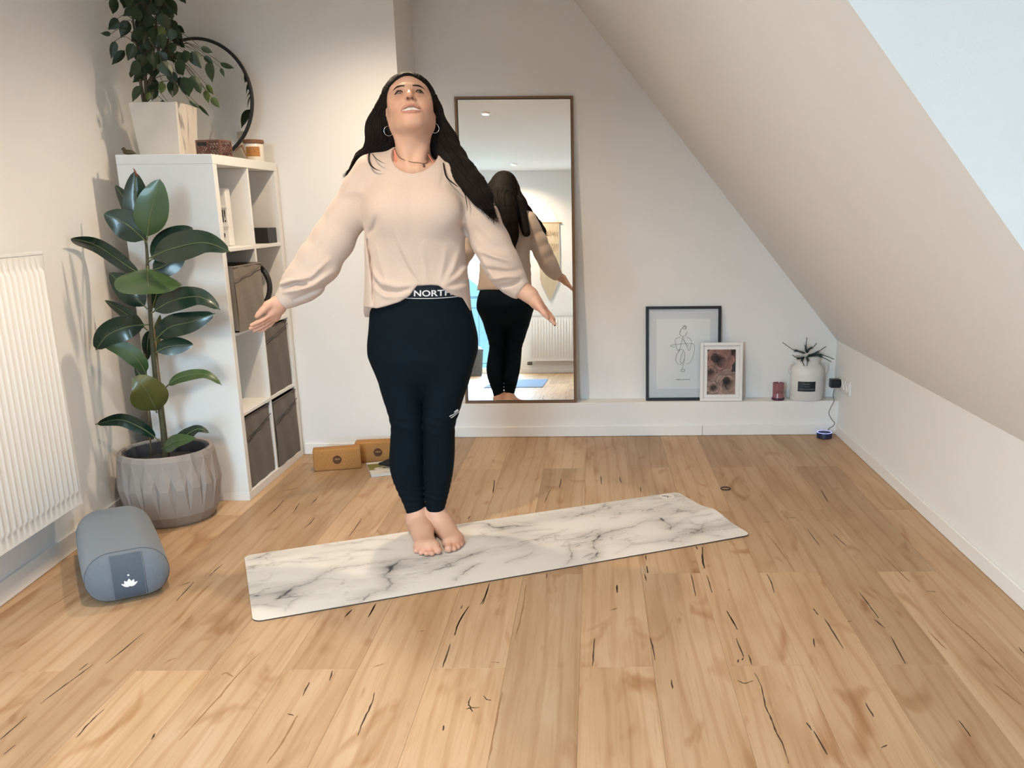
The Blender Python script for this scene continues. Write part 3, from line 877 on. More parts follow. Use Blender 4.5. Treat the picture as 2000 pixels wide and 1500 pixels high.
# ================================================================== candle, churn vase, smart speaker
pc = at(1519, 783, Y=4.905)
cg = thing('candle_glass', 'mauve glass candle holder next to the white churn', 'candle', (pc.x, 4.905, LZ))
M_mauve = mat('mauve_glass', (0.30, 0.12, 0.135), 0.2, 0.06, 25, spec=0.6)
MB().lathe([(0.0345, 0), (0.036, 0.004), (0.0335, 0.012), (0.031, 0.017), (0.031, 0.088), (0.033, 0.096), (0.030, 0.0965), (0.028, 0.085), (0.028, 0.05)], 32).build('tumbler', M_mauve, cg, angle=50)
MB().lathe([(0.0352, 0.001), (0.0368, 0.0045), (0.0345, 0.0125), (0.0335, 0.0135)], 32, close=False).build('foot', mat('dark_plum', (0.06, 0.025, 0.05), 0.25, 0.05, 20), cg, True)
MB().box(-0.016, 0.016, -0.0325, -0.0315, 0.040, 0.058).build('embossing', mat('faded_mauve', (0.22, 0.085, 0.10), 0.4, 0.05, 30), cg)
MB().lathe([(0.0275, 0.05), (0.0275, 0.056)], 24).build('wax', mat('pink_wax', (0.45, 0.24, 0.24), 0.6, 0.02, 10), cg)

pv = at(1573, 785, Y=4.905)
vs = thing('churn_vase', 'white enamel milk churn vase with a black label', 'vase', (pv.x + 0.002, 4.909, LZ))
vo = MB().lathe([(0.088, 0), (0.0935, 0.004), (0.0935, 0.155), (0.090, 0.172), (0.080, 0.19), (0.068, 0.20), (0.065, 0.206), (0.066, 0.235), (0.073, 0.245), (0.070, 0.247), (0.062, 0.236), (0.060, 0.16)], 44, sy=0.68)
vo.build('churn', mat('white_enamel', (0.74, 0.73, 0.70), 0.35, 0.02, 12), vs, angle=60)
for s in (-1, 1):
    MB().tube(catmull([(s * 0.090, 0, 0.145), (s * 0.103, -0.004, 0.155), (s * 0.104, -0.006, 0.185), (s * 0.096, -0.006, 0.205), (s * 0.074, -0.004, 0.208)], 5), 0.006, 8, flat=0.6).build('handle', MATS['white_enamel'], vs, True)
vl = MB()
n = 10; xl, xr = -0.060, 0.036
for k in range(n):
    for (x0, x1) in ((xl + (xr - xl) * k / n, xl + (xr - xl) * (k + 1) / n),):
        yy = lambda x: -0.68 * math.sqrt(0.0942 ** 2 - x * x) - 0.0006
        vl.add([(x0, yy(x0), 0.056), (x1, yy(x1), 0.056), (x1, yy(x1), 0.112), (x0, yy(x0), 0.112)], [(0, 1, 2, 3)])
vlo = vl.build('label', M_navy, vs, True)
M_ptext = mat('pale_lettering', (0.55, 0.56, 0.57), 0.6, 0.05, 30)
q = MB(); ry = random.Random(3)
for z_, h_, xa, xb in ((0.0955, 0.0065, -0.036, 0.002), (0.082, 0.004, -0.026, -0.002), (0.067, 0.0055, -0.053, 0.028)):
    X = xa
    while X < xb:
        w_ = ry.uniform(0.002, 0.004); yq = -0.68 * math.sqrt(0.0942 ** 2 - X * X) - 0.0016
        q.box(X, X + w_, yq - 0.0003, yq + 0.0003, z_, z_ + h_ * ry.uniform(0.75, 1.0)); X += w_ + 0.0012
q.build('faded_print', mat('faded_lettering', (0.14, 0.17, 0.20), 0.7, 0.2, 60), vlo)
# fir sprigs
M_fir = mat('fir_needles', (0.012, 0.05, 0.048), 0.6, 0.25, 40); M_twig = mat('dark_twig', (0.02, 0.035, 0.03), 0.7, 0.2, 40)
def pv2(x, y, Y=4.905): # crop scale 9.375, origin 1480,640
    return at(1480 + x / 9.375, 640 + y / 9.375, Y=Y) - Vector(vs.location)
sprigs = [[(880, 470), (740, 430), (640, 400), (460, 275)], [(890, 460), (880, 340), (900, 190)], [(900, 470), (940, 390), (1010, 360), (1070, 295)], [(900, 520), (1050, 470), (1150, 410), (1240, 350)],
          [(900, 530), (1100, 490), (1250, 520), (1390, 575)], [(900, 540), (1100, 510), (1220, 560), (1335, 620)], [(860, 530), (810, 590), (845, 690)], [(880, 530), (915, 590), (900, 690)], [(870, 540), (740, 560), (640, 505)]]
for i, sg in enumerate(sprigs):
    pts = [pv2(x, y, 4.905 - 0.010 * (i % 3) - (0.055 if i in (6, 7) else 0.015)) for x, y in sg]
    t = thing('fir_sprig', ['fir sprig reaching far left out of the churn', 'upright fir sprig in the churn', 'fir sprig leaning right in the churn, steep one', 'fir sprig rising to the right above the two drooping ones', 'topmost of the two fir sprigs drooping towards the plug', 'lower of the two fir sprigs drooping towards the plug',
                            'short fir tip hanging over the rim, leftmost one', 'short fir tip hanging over the rim, rightmost one', 'short fir sprig lying along the left rim of the churn'][i], 'sprig', tuple(vs.location), group='fir sprigs in the churn')
    cp = catmull(pts, 7)
    MB().tube(cp, 0.0016, 6).build('twig', M_twig, t)
    nd = MB(); rr = random.Random(i)
    for k in range(len(cp) - 1):
        tdir = (cp[k + 1] - cp[k]).normalized()
        frac = k / len(cp)
        for j in range(26):
            o = Vector((rr.uniform(-1, 1), rr.uniform(-1, 1), rr.uniform(-1, 1))); o -= tdir * o.dot(tdir); o.normalize()
            L_ = (0.022 if frac < 0.45 else 0.007) * rr.uniform(0.7, 1.2)
            b = cp[k].lerp(cp[k + 1], rr.random()); e = b + (o * (0.75 if frac < .45 else 0.5) + tdir * 0.8).normalized() * L_
            s_ = o.cross(tdir) * 0.0007
            nd.add([b + s_, b - s_, e], [(0, 1, 2)])
    no = nd.build('needles', M_fir, t); no['kind'] = 'stuff'
# speaker puck and its charger
pe = at(1610, 856, Z=0.0)
es = thing('smart_speaker', 'small dark blue puck speaker with a lit ring on the floor', 'speaker', (pe.x + 0.002, pe.y + 0.012, 0))
M_puck = mat('navy_plastic', (0.014, 0.02, 0.05), 0.45, 0.1, 60)
MB().lathe([(0.039, 0), (0.042, 0.003), (0.042, 0.029), (0.040, 0.0315)], 40).build('puck_body', M_puck, es, angle=40)
MB().lathe([(0.0405, 0.0318), (0.0398, 0.0332), (0.0375, 0.0332), (0.037, 0.0322)], 40, close=False).build('light_ring', mat('lit_ring', (0.2, 0.25, 0.8), 0.3, 0, 1, emit=(0.30, 0.38, 1.0, 1.6)), es, True)
MB().lathe([(0.037, 0.030), (0.037, 0.0322), (0.02, 0.0325)], 36).build('top_plate', M_puck, es)
btn = MB()
for a in (0, PI / 2, PI, 1.5 * PI): btn.lathe([(0.004, 0.0325), (0.004, 0.0336)], 12, c=(0.022 * math.cos(a), 0.022 * math.sin(a), 0))
btn.build('buttons', M_black, es)
px_ = at(1646, 748, X=XR)
so = thing('wall_socket', 'white double wall socket on the low side wall', 'socket', (XR, px_.y - 0.02, px_.z - 0.002))
MB().box(-0.009, 0, -0.150, 0.060, -0.041, 0.041, bevel=0.003).build('cover_plate', M_white, so)
for yy in (0.02, -0.055, -0.115):
    MB().lathe([(0.027, 0.0), (0.027, 0.011), (0.022, 0.011), (0.022, 0.002)], 24, M=Matrix.Translation((-0.002, yy, 0)) @ Matrix.Rotation(-PI / 2, 4, 'Y')).build('outlet', M_white, so, angle=40)
    MB().box(-0.0045, -0.0025, yy - 0.003, yy + 0.003, -0.003, 0.003).build('contact', M_black, so)
ch = thing('plug_charger', 'square dark charger plugged into the side wall socket', 'charger', (XR - 0.013, px_.y + 0.0, px_.z))
MB().box(-0.058, -0.004, -0.022, 0.022, -0.024, 0.024, bevel=0.004, seg=2).build('charger_body', M_navy, ch)
MB().lathe([(0.0185, -0.006), (0.0185, 0.004)], 20, M=Matrix.Rotation(PI / 2, 4, 'Y')).build('plug', M_black, ch)
cpts = [at(1629, 760, Y=px_.y), at(1627, 775, Y=px_.y), at(1629, 783, Y=4.80), at(1622, 797, Y=4.80), at(1619, 808, Y=4.80), at(1625, 820, Y=4.80), at(1630, 826, Y=4.80), at(1627, 832, Y=4.81), at(1619, 837, Y=4.82), at(1617, 841, Y=4.825)]
cpts.append(Vector((es.location.x + 0.008, es.location.y + 0.040, 0.020)))
cab = MB().tube(catmull(cpts, 6), 0.0018, 8).build('charger_cable', M_black, None, True)
tag(cab, 'thin black cable hanging from the charger to the puck speaker', 'cable')

# ================================================================== radiator on the left wall
M_rad = mat('radiator_enamel', (0.80, 0.80, 0.79), 0.4, 0.008, 6, spec=0.45)
def radiator(name, label, loc, rz, L, z0, z1, valve, group):
    """panel radiator; local x along the panel, -y outwards"""
    t = thing(name, label, 'radiator', loc, rz, group)
    q = MB(); V = []; F = []
    pitch = 0.0335; n = int(L / pitch); per = 8
    prof = []
    for i in range(n):
        for k in range(per):
            u = k / per
            d = 0.5 - 0.5 * math.cos(2 * PI * u); d = min(1, d * 1.6)
            prof.append((i * pitch + u * pitch + (L - n * pitch) / 2, -0.010 * d))
    prof = [(0, 0)] + prof + [(L, 0)]
    zz = [(z0, 0), (z0 + 0.045, 0), (z0 + 0.06, 1), (z1 - 0.06, 1), (z1 - 0.045, 0), (z1, 0)]
    for z, a in zz:
        for x, y in prof: V.append((x, -0.055 + y * a, z))
    w_ = len(prof)
    for i in range(len(zz) - 1):
        for j in range(w_ - 1): F.append((i * w_ + j, i * w_ + j + 1, (i + 1) * w_ + j + 1, (i + 1) * w_ + j))
    q.add(V, F).build('front_panel', M_rad, t, angle=50)
    MB().box(0.0, L, -0.012, 0.008, z0 + 0.01, z1 - 0.01, bevel=0.003).build('rear_panel', M_rad, t)
    for a in (0, L): MB().box(a - 0.003, a + 0.003, -0.055, 0.012, z0 + 0.004, z1 + 0.004, bevel=0.001).build('side_cover', M_rad, t)
    g = MB()
    for yy in (-0.054, -0.036, -0.018, 0.0): g.box(0, L, yy - 0.003, yy + 0.003, z1 - 0.004, z1 + 0.003)
    for k in range(int(L / 0.03)): g.box(k * 0.03, k * 0.03 + 0.004, -0.054, 0.0, z1 - 0.003, z1 + 0.002)
    g.build('top_grille', M_rad, t)
    for a in (L * 0.15, L * 0.85): MB().box(a - 0.02, a + 0.02, 0.008, 0.035, z0 + 0.05, z1 - 0.1).build('wall_bracket', M_rad, t)
    if valve:
        MB().lathe([(0.018, 0), (0.021, 0.01), (0.021, 0.045), (0.016, 0.06)], 16, M=Matrix.Translation((valve, -0.03, z0 - 0.03)) @ Matrix.Rotation(valve > 0.1 and PI / 2 or -PI / 2, 4, 'Y')).build('thermostat', mat('grey_plastic', (0.12, 0.12, 0.12), 0.5), t, angle=40)
    return t
aw = math.atan(0.0677)
ye = 3.105
RL = 1.5
# local x runs along the wall towards the back
radiator('radiator', 'white ribbed panel radiator on the left wall near the bolster', (wx(ye - RL) + 0.045, ye - RL, 0), PI / 2 + aw, RL, 0.213, 1.113, 0, 'panel radiators')

# ================================================================== cork blocks, magazine, black case
M_cork = mat('cork', (0.43, 0.215, 0.075), 0.85, 0.18, 160, bump=0.5, bscale=500, spec=0.15)
M_stamp = mat('dark_stamp', (0.10, 0.042, 0.02), 0.8, 0.15, 80)
M_stampt = mat('pale_stamp_text', (0.40, 0.22, 0.10), 0.8, 0.1, 80)
def cork_block(loc, rz, label):
    t = thing('yoga_block', label, 'yoga block', loc, rz, 'cork yoga blocks')
    MB().box(-0.114, 0.114, 0, 0.075, 0, 0.108, bevel=0.009, seg=3).build('cork_body', M_cork, t, angle=50)
    d = MB().lathe([(0.0215, 0), (0.0215, 0.0006)], 40, M=Matrix.Translation((0.0, -0.0001, 0.054)) @ Matrix.Rotation(PI / 2, 4, 'X')).build('stamp', M_stamp, t)
    q = MB()
    for k, hh in enumerate((0.007, 0.0095, 0.0075, 0.008)): q.box(-0.0115 + k * 0.0066, -0.0075 + k * 0.0066, -0.0012, -0.0006, 0.053, 0.053 + hh)
    q.build('faded_stamp_marks', M_stampt, d)
b0, b1 = at(614, 922, Z=0), at(706, 915, Z=0)
cork_block(((b0.x + b1.x) / 2, (b0.y + b1.y) / 2, 0), math.atan2(b1.y - b0.y, b1.x - b0.x), 'cork yoga block with a round dark stamp, nearest the shelf unit')
c0, c1 = at(707, 905, Z=0), at(763, 902, Z=0)
cork_block((c0.x + 0.082, c0.y + 0.012, 0), math.radians(8), 'cork yoga block behind the magazine, against the chimney breast')
M_page = mat('page_edges', (0.72, 0.70, 0.66), 0.8, 0.03, 200, stretch=(1, 1, 30))
g0, g1, g2 = at(710, 908, Z=0.012), at(721, 932, Z=0.0), at(764, 928, Z=0.0)
mg = thing('magazine', 'magazine with a white and olive cover lying beside the cork blocks', 'magazine', (-1.155 , 4.30, 0.0), math.radians(20))
MB().box(0, 0.21, -0.222, 0, 0.0005, 0.0125, bevel=0.0006).build('pages', M_page, mg)
nx, ny = 84, 88
gx, gy = np.meshgrid(np.linspace(0, 0.211, nx), np.linspace(-0.223, 0.001, ny), indexing='ij')
P2 = np.stack([gx.ravel(), gy.ravel()], 1); nn = fbm(P2 * 30, 3, 9)
C = np.tile(np.array([0.75, 0.73, 0.68]), (len(P2), 1))
y_ = P2[:, 1]; x_ = P2[:, 0]
C[(y_ < -0.035) & (y_ > -0.145)] = (0.20, 0.19, 0.05)
e1 = ((x_ - 0.08) / 0.055) ** 2 + ((y_ + 0.125) / 0.03) ** 2 < 1
C[e1] = (0.72, 0.68, 0.58)
C[((x_ - 0.075) / 0.008) ** 2 + ((y_ + 0.122) / 0.008) ** 2 < 1] = (0.1, 0.03, 0.02)
C[(((x_ - 0.15) / 0.06) ** 2 + ((y_ + 0.06 + 0.03 * nn) / 0.02) ** 2 < 1)] = (0.55, 0.17, 0.04)
C[(((x_ - 0.135) / 0.012) ** 2 + ((y_ + 0.125) / 0.03) ** 2 < 1)] = (0.40, 0.10, 0.03)
C[(np.abs(y_ + 0.20) < 0.006) & (x_ > 0.03) & (x_ < 0.09) & (np.mod(x_ * 260, 2) < 1.2)] = (0.45, 0.33, 0.22)
I = np.arange(nx * ny).reshape(nx, ny)
Fq = np.stack([I[:-1, :-1], I[1:, :-1], I[1:, 1:], I[:-1, 1:]], -1).reshape(-1, 4)
co = np_obj('cover', np.c_[P2, np.full(len(P2), 0.0130)], Fq, mat('printed_cover', (0.95, 0.95, 0.95), 0.35, 0.01, 50, attr='Col'), mg, smooth=False); vcol(co, C)
sl = SDF()
sl.chain([(-0.045, -0.01, 0.022), (0, 0, 0.025), (0.06, 0.012, 0.024), (0.12, 0.02, 0.02)], [0.010, 0.020, 0.022, 0.018], 0.02, flat=((0, 0, 1), 0.75))
V, F = sl.mesh(0.004)
so_ = np_obj('glasses_case', V, F, mat('black_felt', (0.012, 0.012, 0.013), 0.85, 0.1, 60)); so_.location = (-1.018, 4.225, 0.0); tag(so_, 'soft black pouch lying on the magazine', 'pouch')
so_.location.z = 0.0135 - V[:, 2].min()

# white extension lead end by the wall return
wl = thing('extension_plug', 'small white plug with cable where the chimney breast meets the ledge', 'plug', (-0.80, 4.72, 0))
MB().lathe([(0.020, 0.0), (0.022, 0.004), (0.022, 0.024), (0.012, 0.034)], 20).build('plug_body', M_white, wl, angle=40)
MB().tube(catmull([(0.0, 0, 0.033), (-0.03, 0.02, 0.045), (-0.07, 0.03, 0.03), (-0.09, 0.0, 0.006)], 6), 0.003, 8).build('cord', M_white, wl, True)

# hair tie on the floor
ht = at(1417, 955, Z=0)
o = MB().tube([(0.0215 * math.cos(2 * PI * k / 36), 0.0215 * math.sin(2 * PI * k / 36), 0.0026) for k in range(36)], 0.0026, 8, closed=True).build('hair_tie', M_black, None, True)
o.location = (ht.x, ht.y, 0); tag(o, 'thin black hair tie lying on the oak floor', 'hair tie')

# ================================================================== bolster
M_bol = mat('slate_cotton', (0.150, 0.172, 0.205), 0.92, 0.05, 120, bump=0.5, bscale=900, spec=0.1, sheen=0.25)
M_bolp = mat('darker_slate_cotton', (0.095, 0.113, 0.142), 0.92, 0.05, 120, bump=0.5, bscale=900, spec=0.1)
bl = thing('bolster', 'slate blue yoga bolster with a white lotus emblem on its end pocket', 'bolster', (-1.525, 2.69, 0), math.atan2(0.85, -0.53))
def march(sd, P, D, off=0.0, tmax=0.6, it=60):
    """slide points along directions until they meet the surface"""
    P = np.array(P, float); D = np.array(D, float); D /= np.linalg.norm(D, axis=1)[:, None]
    t = np.zeros(len(P))
    for _ in range(it):
        d = sd.ev(P + D * t[:, None]) - off
        t = np.clip(t + d * 0.8, -0.05, tmax)
    return P + D * t[:, None]
def sdf_normal(sd, P, e=0.002):
    G = np.stack([sd.ev(P + e * np.eye(3)[i]) - sd.ev(P - e * np.eye(3)[i]) for i in range(3)], 1)
    return G / np.maximum(np.linalg.norm(G, axis=1), 1e-9)[:, None]
def patch(sd, poly_grid, D, name, M, parent, off=0.001, thick=0.0):
    """a regular grid (nu,nv,3) laid onto a sculpted surface"""
    nu, nv = poly_grid.shape[:2]
    P = march(sd, poly_grid.reshape(-1, 3), np.tile(D, (nu * nv, 1)), off)
    I = np.arange(nu * nv).reshape(nu, nv)
    F = np.stack([I[:-1, :-1], I[1:, :-1], I[1:, 1:], I[:-1, 1:]], -1).reshape(-1, 4)
    return np_obj(name, P, F, M, parent)
HX, HY, HZ = 0.30, 0.125, 0.086
bs = SDF()
def _bol(P):
    q0 = P - np.array([HX, 0, HZ])
    r = np.array([0.055, 0.085, 0.085])
    puff = 0.010 * np.clip(1 - (q0[:, 0] / HX) ** 2, 0, 1)
    h = np.array([HX, HY, HZ])
    q = np.abs(q0) - (h - r)
    q = np.maximum(q, 0) / r
    return (np.sqrt((q ** 2).sum(1)) - 1) * 0.06 - puff * 0.35
bs.func(_bol, (0, -HY, 0), (2 * HX, HY, 2 * HZ))
bs.func(lambda P: 0.0035 - P[:, 2], (-1, -1, -1), (1, 1, 1), 0.02, 'i')
V, F = bs.mesh(0.006)
np_obj('cushion', V, F, M_bol, bl, relax=1)
# seam round the near end, pocket panel, lotus emblem
a_ = np.linspace(0, 2 * PI, 72, endpoint=False)
ring = march(bs, np.c_[np.full(72, 0.045), 0.25 * np.cos(a_), HZ + 0.25 * np.sin(a_)], np.c_[np.zeros(72), -np.cos(a_), -np.sin(a_)])
MB().tube([Vector(p) for p in ring], 0.0015, 6, closed=True).build('seam_piping', M_bolp, bl, True)
gy, gz = np.meshgrid(np.linspace(-0.047, 0.047, 20), np.linspace(0.018, 0.166, 30), indexing='ij')
G = np.stack([np.full_like(gy, -0.08), gy, gz], -1)
pk = patch(bs, G, (1.0, 0, 0), 'pocket', M_bolp, bl, 0.0022)
for s in (-1, 1):
    e = march(bs, np.c_[np.full(24, -0.08), np.full(24, s * 0.047), np.linspace(0.02, 0.165, 24)], np.tile((1.0, 0, 0), (24, 1)), 0.0025)
    MB().tube([Vector(p) for p in e], 0.0012, 5).build('stitching', M_bol, pk)
petal_sets = []
for ang, L_, wd in ((0, 0.027, 0.0075), (0.52, 0.026, 0.006), (-0.52, 0.026, 0.006), (0.98, 0.026, 0.0045), (-0.98, 0.026, 0.0045)):
    pts = []
    for k in range(9):
        u = k / 8; ww = wd * math.sin(PI * u ** 0.85) ** 0.8
        for s in (-1, 1):
            x = s * ww; y = u * L_ + 0.003
            pts.append((x * math.cos(ang) + y * math.sin(ang), -x * math.sin(ang) + y * math.cos(ang)))
    petal_sets.append(pts)
em = MB()
for pts in petal_sets:
    Q = np.array([(-0.08, -a, 0.060 + b) for a, b in pts])
    Q = march(bs, Q, np.tile((1.0, 0, 0), (len(Q), 1)), 0.0035)
    em.add([tuple(p) for p in Q], [(2 * k, 2 * k + 1, 2 * k + 3, 2 * k + 2) for k in range(8)])
Q = np.array([(-0.08, -0.003 * math.cos(t_), 0.102 + 0.003 * math.sin(t_)) for t_ in np.linspace(0, 2 * PI, 12, endpoint=False)]); Q = march(bs, Q, np.tile((1.0, 0, 0), (12, 1)), 0.0035)
em.add([tuple(p) for p in Q], [tuple(range(12))])
em.build('lotus_emblem', M_white, pk)

# ================================================================== marble-print yoga mat
c4 = [at(480, 1088, Z=0), at(488, 1216, Z=0), at(1467, 1047, Z=0), at(1325, 962, Z=0)]
A0 = (c4[0] + c4[1]) / 2; A1 = (c4[2] + c4[3]) / 2
eu = (A1 - A0).normalized(); ev_ = Vector((-eu.y, eu.x, 0))
ML, MWd = 1.83, 0.60
Mo = (A0 + A1) / 2 - eu * ML / 2 - ev_ * MWd / 2
def to_uv(p): d = p - Mo; return (d.dot(eu), d.dot(ev_))
nu, nv = 520, 172
gu, gv = np.meshgrid(np.linspace(0, ML, nu), np.linspace(0, MWd, nv), indexing='ij')
U = np.stack([gu.ravel(), gv.ravel()], 1)
def seg_dist(Pts, poly):
    best = np.full(len(Pts), 9.0); tt = np.zeros(len(Pts)); n = len(poly) - 1
    for i in range(n):
        a = np.array(poly[i]); b = np.array(poly[i + 1]); ba = b - a
        h = np.clip((Pts - a) @ ba / max(ba @ ba, 1e-9), 0, 1); d = np.linalg.norm(Pts - a - h[:, None] * ba, axis=1)
        m_ = d < best; best[m_] = d[m_]; tt[m_] = ((i + h) / n)[m_]
    return best, tt
VA = [([(800,945),(900,915),(950,880),(1010,845),(1090,830),(1115,790),(1090,740),(1110,690),(1160,650),(1210,610),(1330,600),(1400,590)],.011,.85),([(280,915),(330,885),(380,840),(440,815),(520,785),(600,735),(700,680),(800,660),(950,645),(1100,620)],.008,.6),
 ([(320,890),(360,860),(400,825)],.012,.75),([(100,935),(180,940),(260,960),(340,965)],.006,.5),([(350,990),(380,940),(440,890),(520,870)],.006,.5),([(70,620),(150,600),(240,560),(290,550)],.012,.55),([(80,690),(140,650)],.008,.5),
 ([(220,650),(380,630),(480,635),(720,610)],.006,.35),([(430,605),(640,595)],.004,.4),([(620,500),(680,515),(800,500),(960,470),(1230,470)],.007,.5),([(830,545),(1000,540),(1200,540)],.005,.4),
 ([(1340,720),(1400,705),(1480,670),(1600,620),(1750,560),(1840,535)],.008,.6),([(1590,740),(1605,770)],.005,.6),([(1600,735),(1680,680),(1790,630)],.007,.7),([(1550,380),(1680,360),(1800,345),(1880,380),(2000,370)],.008,.6),([(150,870),(230,840)],.005,.3),([(1100,700),(1130,660),(1200,620)],.02,.45),([(1300,620),(1420,600)],.012,.5)]
VB = [([(0,375),(60,380),(150,365),(300,370)],.012,.7),([(530,660),(570,610),(560,520),(540,480)],.006,.5),([(740,630),(760,570),(745,500),(770,450),(850,410),(1000,380),(1130,330)],.009,.75),([(650,600),(740,560)],.012,.45),([(1205,310),(1240,335)],.020,.95),([(1225,325),(1290,370),(1310,400)],.012,.7),
 ([(550,330),(620,290),(740,265),(810,230),(820,190)],.006,.5),([(920,570),(980,520),(1080,495),(1210,480),(1330,455),(1500,400)],.007,.45),([(1340,280),(1400,270),(1450,290),(1500,270)],.007,.5),([(1390,320),(1500,310),(1640,300)],.006,.5),([(1380,400),(1430,390),(1500,405)],.007,.5),
 ([(1300,360),(1480,350)],.006,.5),([(1500,430),(1620,440),(1680,460)],.007,.5),([(100,420),(300,400),(440,390)],.006,.5),([(100,640),(200,600),(320,550)],.010,.5),([(160,520),(320,460),(560,390)],.006,.4),([(620,455),(660,440),(780,385)],.009,.7),([(600,530),(650,500)],.008,.5),
 ([(1100,180),(1230,165),(1320,150),(1400,160)],.012,.5),([(150,330),(320,350)],.005,.4),([(510,305),(550,295)],.004,.5),([(860,320),(920,300)],.004,.5),([(700,620),(780,560)],.014,.5),([(1250,410),(1400,330),(1480,360),(1600,380)],.006,.4),([(1400,450),(1500,400),(1560,330)],.006,.35),([(440,440),(500,440)],.006,.6)]
n1 = fbm(U * np.array([3.0, 8.0]), 5, 1); n2 = fbm(U * np.array([5.0, 14.0]) + 9, 5, 2); n3 = fbm(U * np.array([9.0, 30.0]) + 3, 4, 5)
wob = np.stack([fbm(U * 22, 3, 21) - .47, fbm(U * 22, 3, 22) - .47], 1) * 0.035 + np.stack([fbm(U * 70, 2, 23) - .37, fbm(U * 70, 2, 24) - .37], 1) * 0.012
Uw = U + wob
base = np.array([0.70, 0.68, 0.655])
grey = np.clip((n1 - 0.44) * 2.6, 0, 1) * 0.33
# cloudy streaks and procedural fine veins
v1 = np.abs(n2 - 0.47); fine = np.exp(-(v1 / 0.010) ** 2) * np.clip((n1 - 0.38) * 4, 0, 1) * 0.45
streak = np.clip((n3 - 0.52) * 3.0, 0, 1) * 0.20 * np.clip((n1 - .36) * 4, 0, 1)
dark = grey + fine + streak
for L_, ox in ((VA, 460), (VB, 960)):
    for pl, wd, dk_ in L_:
        uv = [to_uv(at(ox + x / 3.704, 930 + y / 3.704, Z=0)) for x, y in pl]
        uv = [tuple(p)[:2] for p in catmull([(a, b, 0) for a, b in uv], 3)]
        mn = np.min(uv, 0) - 0.12; mxx = np.max(uv, 0) + 0.12
        m_ = ((Uw >= mn) & (Uw <= mxx)).all(1)
        d, t_ = seg_dist(Uw[m_], uv)
        tp = np.sin(PI * np.clip(t_, 0.04, 0.96)) ** 0.5
        brk = np.clip(0.45 + 1.5 * (n3[m_] - 0.40), 0.15, 1.1)
        dk_ = min(1.0, dk_ * 1.2); vv = dk_ * brk * np.exp(-(d / (wd * 0.32 * tp)) ** 1.3) + dk_ * 0.33 * np.exp(-(d / (wd * 3.0)) ** 1.5) * tp
        dark[m_] = np.maximum(dark[m_], 0) + vv * (1 - dark[m_] * 0.5)
dark = np.clip(dark, 0, 0.97)[:, None]
warm = np.array([0.20, 0.165, 0.14]); cool = np.array([0.045, 0.045, 0.055])
C = base * (1 - dark) + (warm * (1 - dark) + cool * dark) * dark
# logo roundel near the far right corner
lu = np.array(to_uv(at(1302, 971, Z=0))[:2]); dd = np.linalg.norm(U - lu, axis=1)
C[dd < 0.034] = (0.72, 0.70, 0.67)
q_ = U - lu
fig = (dd < 0.024) & (((np.abs(q_[:, 0] * 0.8 + q_[:, 1]) < 0.004)) | (np.hypot(q_[:, 0] + 0.006, q_[:, 1] - 0.006) < 0.006) | (np.abs(q_[:, 0] - q_[:, 1] * 0.4 - 0.004) < 0.003) & (q_[:, 1] < 0.006))
C[fig] = (0.12, 0.12, 0.13)
# rounded corners, slight curl at the right end
Z = np.full(len(U), 0.0042)
endf = np.clip((U[:, 0] - (ML - 0.28)) / 0.28, 0, 1)
Z += 0.016 * endf ** 2 * np.exp(-((U[:, 1] - 0.27) / 0.085) ** 2) + 0.003 * endf * (0.5 + 0.5 * np.sin(U[:, 1] * 9))
rc = 0.03
Up = U.copy()
for cu, cv in ((rc, rc), (rc, MWd - rc), (ML - rc, rc), (ML - rc, MWd - rc)):
    m_ = ((Up[:, 0] < rc) if cu == rc else (Up[:, 0] > ML - rc)) & ((Up[:, 1] < rc) if cv == rc else (Up[:, 1] > MWd - rc))
    q_ = Up[m_] - (cu, cv); mxn = np.max(np.abs(q_), 1); ln = np.linalg.norm(q_, axis=1)
    Up[m_] = (cu, cv) + q_ * np.where(ln > 0, mxn / np.maximum(ln, 1e-9), 1)[:, None]
W3 = np.array(Mo)[None] + Up[:, :1] * np.array(eu)[None] + Up[:, 1:] * np.array(ev_)[None]; W3[:, 2] = Z
I = np.arange(nu * nv).reshape(nu, nv)
Fq = np.stack([I[:-1, :-1], I[1:, :-1], I[1:, 1:], I[:-1, 1:]], -1).reshape(-1, 4)
ymat = thing('yoga_mat', 'long yoga mat with a white and grey marble print under the woman', 'yoga mat', (0, 0, 0))
tp_ = np_obj('printed_top', W3, Fq, mat('marble_print', (0.97, 0.97, 0.97), 0.75, 0.01, 80, bump=0.15, bscale=900, attr='Col', spec=0.2), ymat); vcol(tp_, C)
bnd = np.concatenate([I[:, 0], I[-1, 1:], I[::-1, -1][1:], I[0, ::-1][1:-1]])
m = MB(); nb_ = len(bnd)
zlow = np.maximum(W3[bnd, 2] - 0.0041, 0.0002)
m.add([tuple(W3[i]) for i in bnd] + [(W3[i][0], W3[i][1], zl) for i, zl in zip(bnd, zlow)], [(k, (k + 1) % nb_, nb_ + (k + 1) % nb_, nb_ + k) for k in range(nb_)])
m.build('rubber_base', mat('dark_rubber', (0.05, 0.04, 0.035), 0.9, 0.1, 60), ymat)

